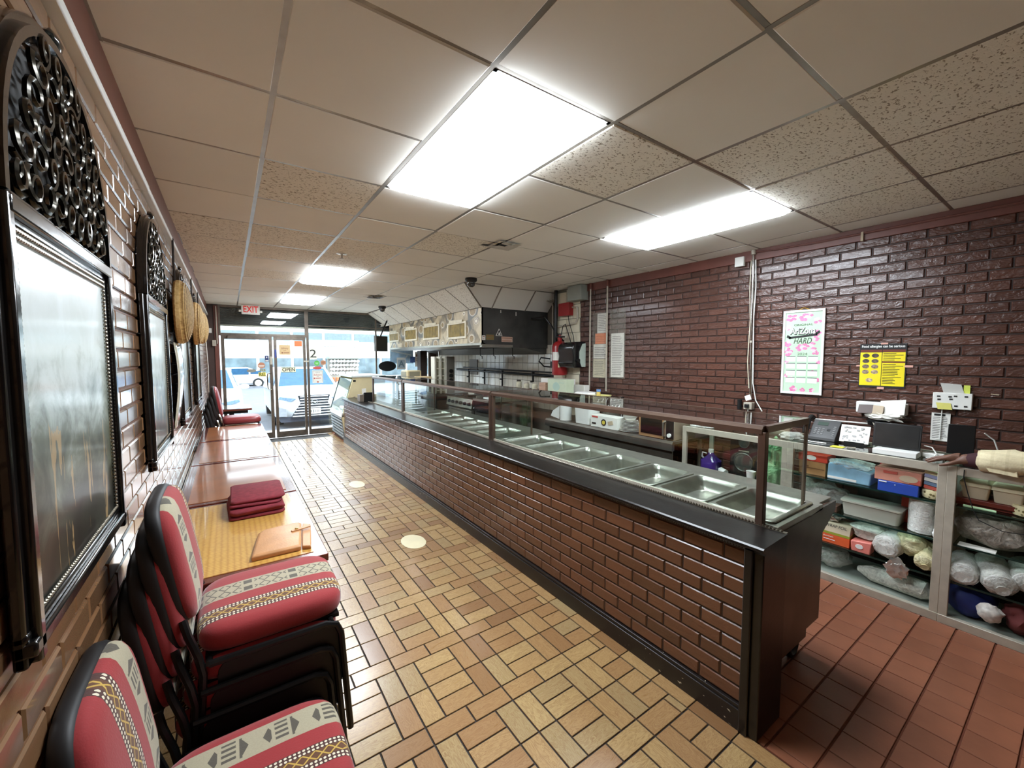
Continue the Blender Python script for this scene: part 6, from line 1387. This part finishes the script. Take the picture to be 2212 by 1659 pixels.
J = [(3.20, -.42, .98, .12, .10), (3.20, -.42, 1.22, .13, .10), (3.21, -.41, 1.40, .13, .09), (3.22, -.40, 1.50, .055), (3.24, -.385, 1.58, .075, .085), (3.25, -.38, 1.68, .08, .09), (3.25, -.38, 1.75, .05, .06),
     (3.32, -.31, 1.41, .055), (3.49, -.08, 1.10, .042), (3.575, .30, 1.05, .034), (3.580, .43, 1.038, .028, .034), (3.583, .472, 1.032, .024, .042),
     (3.11, -.55, 1.40, .055), (3.10, -.62, 1.12, .042), (3.22, -.60, .90, .030), (3.25, -.59, .80, .022, .038),
     (3.26, -.36, .90, .085), (3.27, -.35, .50, .055), (3.26, -.36, .09, .04), (3.33, -.30, .035, .035), (3.14, -.48, .90, .085), (3.13, -.49, .50, .055), (3.13, -.50, .09, .04), (3.20, -.44, .035, .035)]
Eg = [(0, 1), (1, 2), (2, 3), (3, 4), (4, 5), (5, 6), (2, 7), (7, 8), (8, 9), (9, 10), (10, 11), (2, 12), (12, 13), (13, 14), (14, 15), (0, 16), (16, 17), (17, 18), (18, 19), (0, 20), (20, 21), (21, 22), (22, 23)]
def fin(base, pts, r):
    b = base
    for k, p in enumerate(pts):
        J.append((*p, r*(1-.16*k))); Eg.append((b, len(J)-1)); b = len(J)-1
fin(11, [(3.556, .505, 1.032), (3.548, .54, 1.020), (3.543, .566, 1.004), (3.541, .586, .994)], .0128)
fin(11, [(3.577, .512, 1.034), (3.574, .552, 1.023), (3.573, .580, 1.006), (3.572, .600, .995)], .0132)
fin(11, [(3.598, .508, 1.032), (3.600, .545, 1.020), (3.602, .572, 1.004), (3.603, .590, .995)], .0126)
fin(11, [(3.616, .498, 1.026), (3.623, .526, 1.014), (3.628, .548, 1.001), (3.630, .564, .994)], .0112)
fin(10, [(3.548, .455, 1.022), (3.530, .485, 1.006), (3.524, .51, .995), (3.522, .532, .988)], .0145)
skinmesh('body', J, Eg, mSkin, ps)
def plaid():
    m, t, b = base('pale_plaid_cloth'); x = t.xyz(t.co()); n = t.noise(t.co(), 120, 2)
    def st(v, p, w_): return t.m('LESS_THAN', t.m('ABSOLUTE', t.m('SUBTRACT', t.m('FRACT', t.m('DIVIDE', v, p)), .5)), w_)
    k = t.m('ADD', t.m('MULTIPLY', st(x[1], .055, .12), .22), t.m('MULTIPLY', st(x[2], .04, .14), .22))
    t.link(t.mix(k, t.mix(n, S(214, 200, 160), S(232, 220, 186)), S(176, 160, 120)), b.inputs['Base Color']); b.inputs['Roughness'].default_value = .85
    t.link(t.bump(t.noise(t.co(), 18, 3), .5, .012), b.inputs['Normal']); return m
mPlaid = plaid()
def cloth_tube(name, pts, rs, mat, n=18, wob=.12, seed=0):
    m = MB(); pts = [V(p) for p in pts]; L = []; up = V((0, 0, 1))
    for i, p in enumerate(pts):
        d = (pts[min(i+1, len(pts)-1)]-pts[max(i-1, 0)]).normalized(); up_ = V((0, 1, 0)) if abs(d.z) > .9 else up; u = (up_-d*up_.dot(d)).normalized(); w_ = d.cross(u); rz, rx = rs[i]
        L.append([p+(u*math.cos(2*PI*k/n)*rz+w_*math.sin(2*PI*k/n)*rx)*(1+wob*noise.noise(V((k*.7, i*1.3, seed)))) for k in range(n)])
    m.loops(L); return part(ps, name, m, mat, ang=70)
cloth_tube('sleeve', [(3.30, -.33, 1.43), (3.40, -.20, 1.26), (3.48, -.09, 1.11), (3.515, .03, 1.08), (3.54, .14, 1.068), (3.555, .22, 1.06), (3.558, .24, 1.058), (3.565, .30, 1.052), (3.572, .372, 1.045), (3.573, .378, 1.045)], [(.085, .08), (.075, .07), (.07, .066), (.064, .06), (.066, .06), (.062, .056), (.072, .064), (.066, .058), (.062, .054), (.04, .04)], mPlaid, seed=2, wob=.22)
part(ps, 'cuff_flap', MB().loops([[(3.515, .235, 1.05), (3.522, .36, 1.04), (3.520, .33, .992), (3.510, .225, .985)], [(3.53, .235, 1.05), (3.537, .36, 1.04), (3.53, .33, .992), (3.52, .225, .985)]]), mPlaid, .003)
cloth_tube('undershirt_cuff', [(3.57, .355, 1.043), (3.575, .38, 1.04), (3.58, .415, 1.032), (3.583, .438, 1.026), (3.583, .441, 1.026)], [(.046, .042), (.045, .041), (.04, .037), (.034, .034), (.025, .025)], M('maroon_knit', (62, 30, 36), .85, var=.2), seed=4, wob=.08)
cloth_tube('shirt', [(3.20, -.42, .80), (3.20, -.42, .90), (3.20, -.42, 1.15), (3.21, -.41, 1.35), (3.215, -.405, 1.45), (3.22, -.40, 1.50)], [(.185, .19), (.185, .19), (.185, .20), (.17, .20), (.11, .14), (.075, .08)], mPlaid, 24, .06, 5)
cloth_tube('far_sleeve', [(3.13, -.52, 1.43), (3.10, -.59, 1.25), (3.10, -.62, 1.10), (3.18, -.61, .96), (3.21, -.60, .92)], [(.08, .08), (.07, .07), (.065, .065), (.055, .055), (.05, .05)], mPlaid, seed=6)
mJean = M('dark_trousers', (40, 42, 54), .85, var=.2)
cloth_tube('trouser_leg', [(3.24, -.38, .93), (3.265, -.36, .80), (3.27, -.35, .5), (3.265, -.355, .08)], [(.13, .13), (.105, .105), (.08, .08), (.07, .07)], mJean); cloth_tube('trouser_leg', [(3.16, -.46, .93), (3.135, -.485, .80), (3.13, -.49, .5), (3.13, -.495, .08)], [(.13, .13), (.105, .105), (.08, .08), (.07, .07)], mJean)
for x, y in ((3.29, -.33), (3.16, -.47)): part(ps, 'shoe', MB().blob((x+.02, y+.02, .045), (.09, .11, .05), 2, .1, sub=2, floor=.001), mBlack)
part(ps, 'hair', MB().blob((3.235, -.395, 1.735), (.095, .10, .075), 9, .1, sub=3), M('black_hair', (24, 20, 18), .6))
f_ = V((.5, .75, 0)).normalized(); sd_ = V((f_.y, -f_.x, 0)); hc = V((3.25, -.38, 1.67))
for s in (-1, 1):
    part(ps, 'eye', MB().blob(hc+f_*.078+sd_*s*.032+V((0, 0, .005)), (.011, .011, .008), 1, 0, sub=2), mPaper); part(ps, 'ear', MB().blob(hc+sd_*s*.085+V((0, 0, -.01)), (.015, .015, .028), 1, .1, sub=2), mSkin)
part(ps, 'nose', MB().blob(hc+f_*.092+V((0, 0, -.02)), (.014, .014, .022), 1, .1, sub=2), mSkin); part(ps, 'mouth', MB().blob(hc+f_*.082+V((0, 0, -.055)), (.02, .02, .006), 1, .1, sub=2), M('lips', (110, 62, 56), .5))
